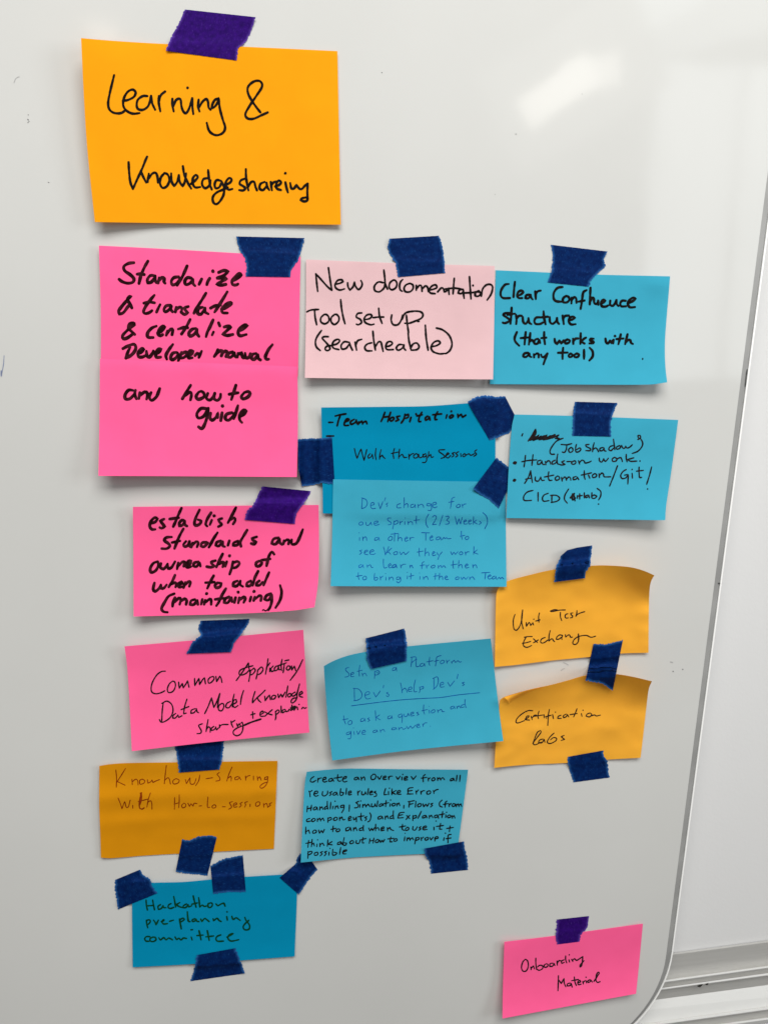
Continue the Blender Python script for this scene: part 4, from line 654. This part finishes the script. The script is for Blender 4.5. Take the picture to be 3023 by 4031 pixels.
make_note("overview", 'O', 'sky', ("148,128 350,108 540,100 1000,106 1533,110", "1533,110 1495,400 1452,720 1437,820", "97,907 500,868 800,850 1140,833 1437,820", "148,128 130,250 111,600 97,907"),
  lambda u, v: .8 + 4.5 * sq(1 - u / .3) * (.4 + .6 * v) + 1.6 * sq(1 - v / .2) + 1.0 * sq((u - .7) / .3), "light blue note filled with seven lines of black text, Create an Overview",
  ["210,167 185,187 180,210 202,215 227,200|245,182 242,217|245,197 260,182 277,180|285,197 310,190 312,174 295,177 285,202 300,215 322,208|365,182 340,192 338,210 362,205 370,187|370,187 380,208|415,152 412,190 425,208 442,205|383,182 452,171|455,192 485,182 490,167 470,172 455,197 470,214 494,208|580,172 558,182 558,195 580,192 590,174|590,174 597,195|615,172 618,200|620,187 638,170 645,180 647,198|720,147 700,167 705,192 730,190 742,167 735,150 720,147|755,167 772,192 792,160|805,182 828,174 825,162 808,170 806,192 832,192|850,167 852,194|852,180 865,165 884,165|915,167 930,192 950,165|965,172 965,197|972,150|985,187 1012,177 1008,167 988,174 986,197 1014,195|1045,167 1062,194 1087,162|1165,150 1148,167 1148,212|1130,182 1177,175|1190,180 1192,207|1192,192 1207,178|1235,177 1220,192 1228,205 1248,195 1245,180 1235,177|1270,177 1272,202|1274,190 1288,177 1298,198|1300,190 1315,177 1330,195|1400,182 1380,192 1382,205 1402,198 1408,182|1408,182 1417,205|1438,157 1432,207|1465,157 1460,210",
   "168,292 175,315 178,342|172,302 195,287|210,317 240,310 240,294 220,297 210,322 225,337 247,330|285,297 282,325 300,335 325,317 328,292|365,297 345,307 360,320 343,332|395,302 375,314 378,328 398,322 405,302|405,302 414,330|440,272 435,325 455,327 465,307 445,302|490,267 485,322|505,312 530,304 525,290 508,300 508,324 532,322|585,292 588,327|588,307 604,290|620,295 622,322 640,322 652,300|652,298 660,320|678,270 672,324|690,310 712,302 708,292 692,300 692,324 717,320|740,294 725,302 745,314 745,334 726,340|825,270 815,302 812,325 837,322|850,297 850,324|858,268|880,272 878,324|915,287 880,307 912,320|925,307 952,300 948,287 928,294 926,317 957,320|1060,262 1020,272 1018,315|1022,292 1055,287|1010,318 1060,317|1085,290 1090,320|1090,302 1107,282|1125,292 1130,320|1130,304 1145,290 1160,290|1195,290 1178,302 1185,320 1208,312 1210,294 1195,290|1235,287 1240,314|1240,300 1255,284 1277,278",
   "155,422 150,472|190,412 182,462|150,447 192,435|225,427 205,442 208,455 228,448 235,430|235,430 242,455|262,427 260,457|262,442 280,427 287,450|320,422 300,437 302,450 322,442|325,380 325,420 330,448|355,387 350,447|375,422 370,447|392,380|395,420 392,447|395,434 412,417 420,442|465,412 440,420 440,435 462,430 470,414|470,414 465,450 448,478|515,412 512,467|595,380 570,392 590,410 585,432 558,437|605,407 602,434|612,378|630,407 628,434|632,420 648,404 658,430|660,420 675,404 692,428|705,402 705,425 725,425 735,402|735,402 742,425|758,377 752,427|790,400 770,412 772,425 792,418 800,402|800,402 807,420|830,374 825,427|808,402 852,392|865,402 862,424|868,370|895,397 880,407 885,420 905,415 908,400 895,397|922,397 922,422|924,410 940,394 947,418|982,415 980,440|1030,387 1025,432|1018,384 1072,375|1028,407 1062,400|1085,380 1080,430|1115,400 1100,412 1105,428 1128,420 1130,404 1115,400|1145,402 1152,428 1170,404 1182,425 1197,398|1230,397 1212,404 1228,415 1210,430|1310,370 1288,392 1290,420 1312,430|1352,378 1338,392 1335,432|1320,407 1362,400|1370,402 1370,427|1372,412 1387,398|1405,400 1395,414 1402,425 1420,418 1418,402 1405,400|1432,404 1432,427|1434,414 1448,402 1455,427|1456,414 1470,402 1478,425",
   "175,527 150,537 150,555 182,550|205,527 190,542 198,555 220,545 220,532 205,527|240,527 240,554|242,542 260,524 268,550|270,540 288,524 297,548|330,522 330,562|330,527 355,520 360,535 335,547|395,517 378,532 385,545 408,538 410,522 395,517|430,517 430,547|432,532 450,514 460,540 477,535|505,532 530,522 525,510 508,520 508,547 532,540|548,517 552,540 565,532 575,514 575,557|615,482 612,530 620,547|588,514 642,505|665,512 645,520 662,532 648,547|690,480 700,507 690,545 673,557|785,507 762,517 762,535 785,528 795,510|795,510 802,532|822,507 822,537|825,520 840,504 850,530|885,502 865,514 865,530 885,525|892,462 890,500 894,532|985,475 945,482 930,525 977,521|938,502 972,495|1005,502 1032,530|1032,500 1000,537|1060,502 1058,547|1060,510 1085,502 1088,520 1062,527|1132,465 1115,500 1102,527|1165,500 1142,510 1142,525 1165,518 1172,502|1172,502 1180,522|1200,502 1200,527|1202,514 1218,500 1230,522|1265,497 1245,507 1248,522 1268,515 1272,500|1272,500 1280,528|1315,467 1308,522|1283,497 1332,488|1342,497 1340,520|1348,475|1370,497 1355,510 1362,522 1382,515 1382,502 1370,497|1395,504 1398,527|1400,514 1412,502 1420,525",
   "140,600 140,662|142,642 165,627 174,655|215,627 198,642 205,655 228,648 230,632 215,627|250,627 258,655 275,630 285,652 300,622|375,592 372,642|356,622 402,612|415,617 400,630 408,642 430,635 430,620 415,617|510,602 485,614 485,635 510,628 522,604|522,604 530,635|550,607 550,637|552,622 568,604 580,632|625,607 602,617 602,632 625,628|635,587 632,615 637,635|680,610 690,635 705,612 715,632 732,605|740,577 738,634|740,617 760,607 770,630|785,620 812,612 808,600 788,610 788,634 814,628|840,607 842,637|844,620 862,604 870,622 894,632|970,577 968,620 987,630|943,602 997,592|1010,602 995,620 1002,632 1022,622 1022,607 1010,602|*.8 992,655|1060,597 1058,622 1078,628 1097,600|1130,597 1112,607 1128,617 1110,630|1145,612 1175,604 1170,592 1148,602 1148,624 1182,622|1240,602 1240,627|1258,550|1297,570 1287,620 1307,620|1260,597 1322,588|1378,592 1372,642|1348,614 1407,605",
   "165,717 158,777|140,742 192,732|195,707 188,772|190,752 208,740 214,765|238,747 235,770|242,712|262,742 262,770|264,757 282,740 297,760|330,712 325,767|365,727 328,750 367,755|440,727 415,737 412,752 435,748 445,730|445,730 452,752|470,692 460,750 480,758 492,740 470,737|535,717 518,732 525,745 548,738 548,722 535,717|575,717 572,738 595,742 608,717|632,692 625,735 640,738|603,714 657,700|690,702 685,742|725,697 718,740|688,722 724,715|755,707 738,720 742,735 762,730 765,712 755,707|775,714 782,735 795,714 802,732 817,708|870,687 862,730 882,728|843,704 897,698|910,702 895,714 900,725 922,718 922,704 910,702|990,685 985,720|1010,692 1008,720|1010,707 1028,692 1035,717|1038,707 1055,692 1064,712|1085,692 1075,747|1085,697 1108,690 1110,707 1082,717|1130,692 1132,717|1132,704 1150,688|1180,690 1162,702 1168,715 1188,708 1190,692 1180,690|1205,692 1215,714 1234,688|1245,704 1275,697 1270,684 1250,692 1248,722|1328,692 1322,717|1338,655|1387,665 1362,674 1360,737|1343,702 1387,695",
   "160,812 158,872|162,817 190,810 192,825 165,842|235,817 215,827 218,845 240,840 245,824 235,817|285,812 265,820 282,832 263,850|320,810 300,817 315,830 298,850|340,817 338,844|348,785|372,792 370,840 395,840 408,824 380,817|440,777 430,837|455,817 490,807 490,797 465,804 460,830 487,832"],
  'black', 11, seed=16)
make_tape('O', "1155,787 1495,725t 1505,790t 1525,860t 1535,970 1215,1003t 1200,900t 1165,850t", 'blue', "blue tape on the lower right corner of the crowded Create an Overview note", curl=[(1155, 787, 110, 1.0)])
make_note("onboarding", 'Q', 'pink', ("195,295 650,240 1450,130", "1450,130 1415,500 1388,765", "177,990 900,855 1388,765", "195,295 182,700 177,990"),
  lambda u, v: 3.0 * sq(1 - u / .4) + 4.5 * sq((v - .3) / .7) + 1.0 * sq((u - .7) / .3), "pink note reading Onboarding Material, alone near the bottom right corner",
  ["385,452 362,477 350,527 365,560 395,555 412,512 405,467 385,452|435,522 437,547|440,532 458,512 468,540|480,442 480,490 487,545|487,540 510,552 540,537 540,512 515,507 495,522|575,492 555,507 560,525 585,518 590,500 575,492|635,487 610,492 605,517 630,515 645,492|645,490 652,510|672,467 675,507|675,487 690,465 706,466|735,457 712,470 715,490 738,480|750,422 750,455 760,485|780,457 785,477|783,412|805,452 815,472|815,462 830,447 848,462 872,450 905,427|905,427 902,470 895,510 880,522 884,502 917,465",
   "685,600 683,670 680,738|690,642 710,672 730,635 735,628|735,628 737,667 752,702|790,667 765,677 765,695 790,690 800,670|800,670 809,705|828,612 835,660 847,690|803,647 867,635|860,667 885,657 878,642 860,657 865,682 890,678|905,652 910,677|908,664 927,645|935,647 940,667|935,615|970,637 950,650 955,665 972,655 978,640|978,640 992,660|1005,655 1040,602 1055,577 1045,570 1030,592 1025,642 1040,662 1062,655"],
  'navy', 12.5, seed=17)
make_tape('Q', "668,92 960,60t 950,160t 890,230t 875,293 672,318t 658,240t 668,160t", 'violet', "dark violet tape holding the lone Onboarding Material note at the bottom right")

# ---- stray pen and dirt marks on the enamel
def board_mark(strokes, mat, width):
    for st in strokes.split('|'):
        V3, F3 = [], []
        wd = width; st = st.strip()
        if st[0] == '*': k, st = st[1:].split(' ', 1); wd *= float(k)
        p = parse(st)
        if len(p) > 1: p = cat_rom(p, 3)
        V, Fc = ribbon(p, wd); o = len(V3)
        V3 += [photo_ray(x, y, 0.00012) for x, y in V]; F3 += [tuple(o + i for i in f) for f in Fc]
        link_mesh("pen_mark", V3, F3, mat, board, False, None, board.location)
gk, nt, b = base_mat("grey_smudge", (0.36, 0.36, 0.36, 1), .5, .3)
gd, nt, b = base_mat("grey_pen_dot", (0.2, 0.2, 0.2, 1), .5, .3)
bk, nt, b = base_mat("blue_pen_smear", (0.17, 0.21, 0.33, 1), .5, .3)
dk, nt, b = base_mat("black_pen_dot", (0.02, 0.02, 0.025, 1), .5, .3)
board_mark("57,325 62,312 70,304 78,302", gk, 2.4)
board_mark("113,452|113,472|112,482|116,478|111,470", dk, 3.2)
board_mark("191,717 195,719", dk, 2.0)
board_mark("*0.5 18,1400 16,1430 12,1455 8,1475|7,1460 7,1480", bk, 6)
board_mark("1503,286|2030,528|*0.7 2290,370|*0.7 1948,765", dk, 3.6)
board_mark("2648,2643|2686,2635", gd, 5)
board_mark("2638,2606 2646,2608", gk, 5)
board_mark("2217,2608 2228,2613 2236,2618|2208,2640 2214,2634 2222,2632", gk, 3.5)
sw, nt, b = base_mat("edge_scuff", (0.05, 0.05, 0.05, 1), .6, .2)
def lip_mark(strokes, width):
    V3, F3 = [], []
    for st in strokes.split('|'):
        V, Fc = ribbon(cat_rom(parse(st), 3), width); o = len(V3)
        V3 += [photo_ray(x, y, -0.0024) for x, y in V]; F3 += [tuple(o + i for i in f) for f in Fc]
    return link_mesh("edge_scuff", V3, F3, sw, board, False, None, board.location)
lip_mark("2940,1455 2936,1480 2932,1520", 4)
lip_mark("2826,2296 2832,2297", 5)
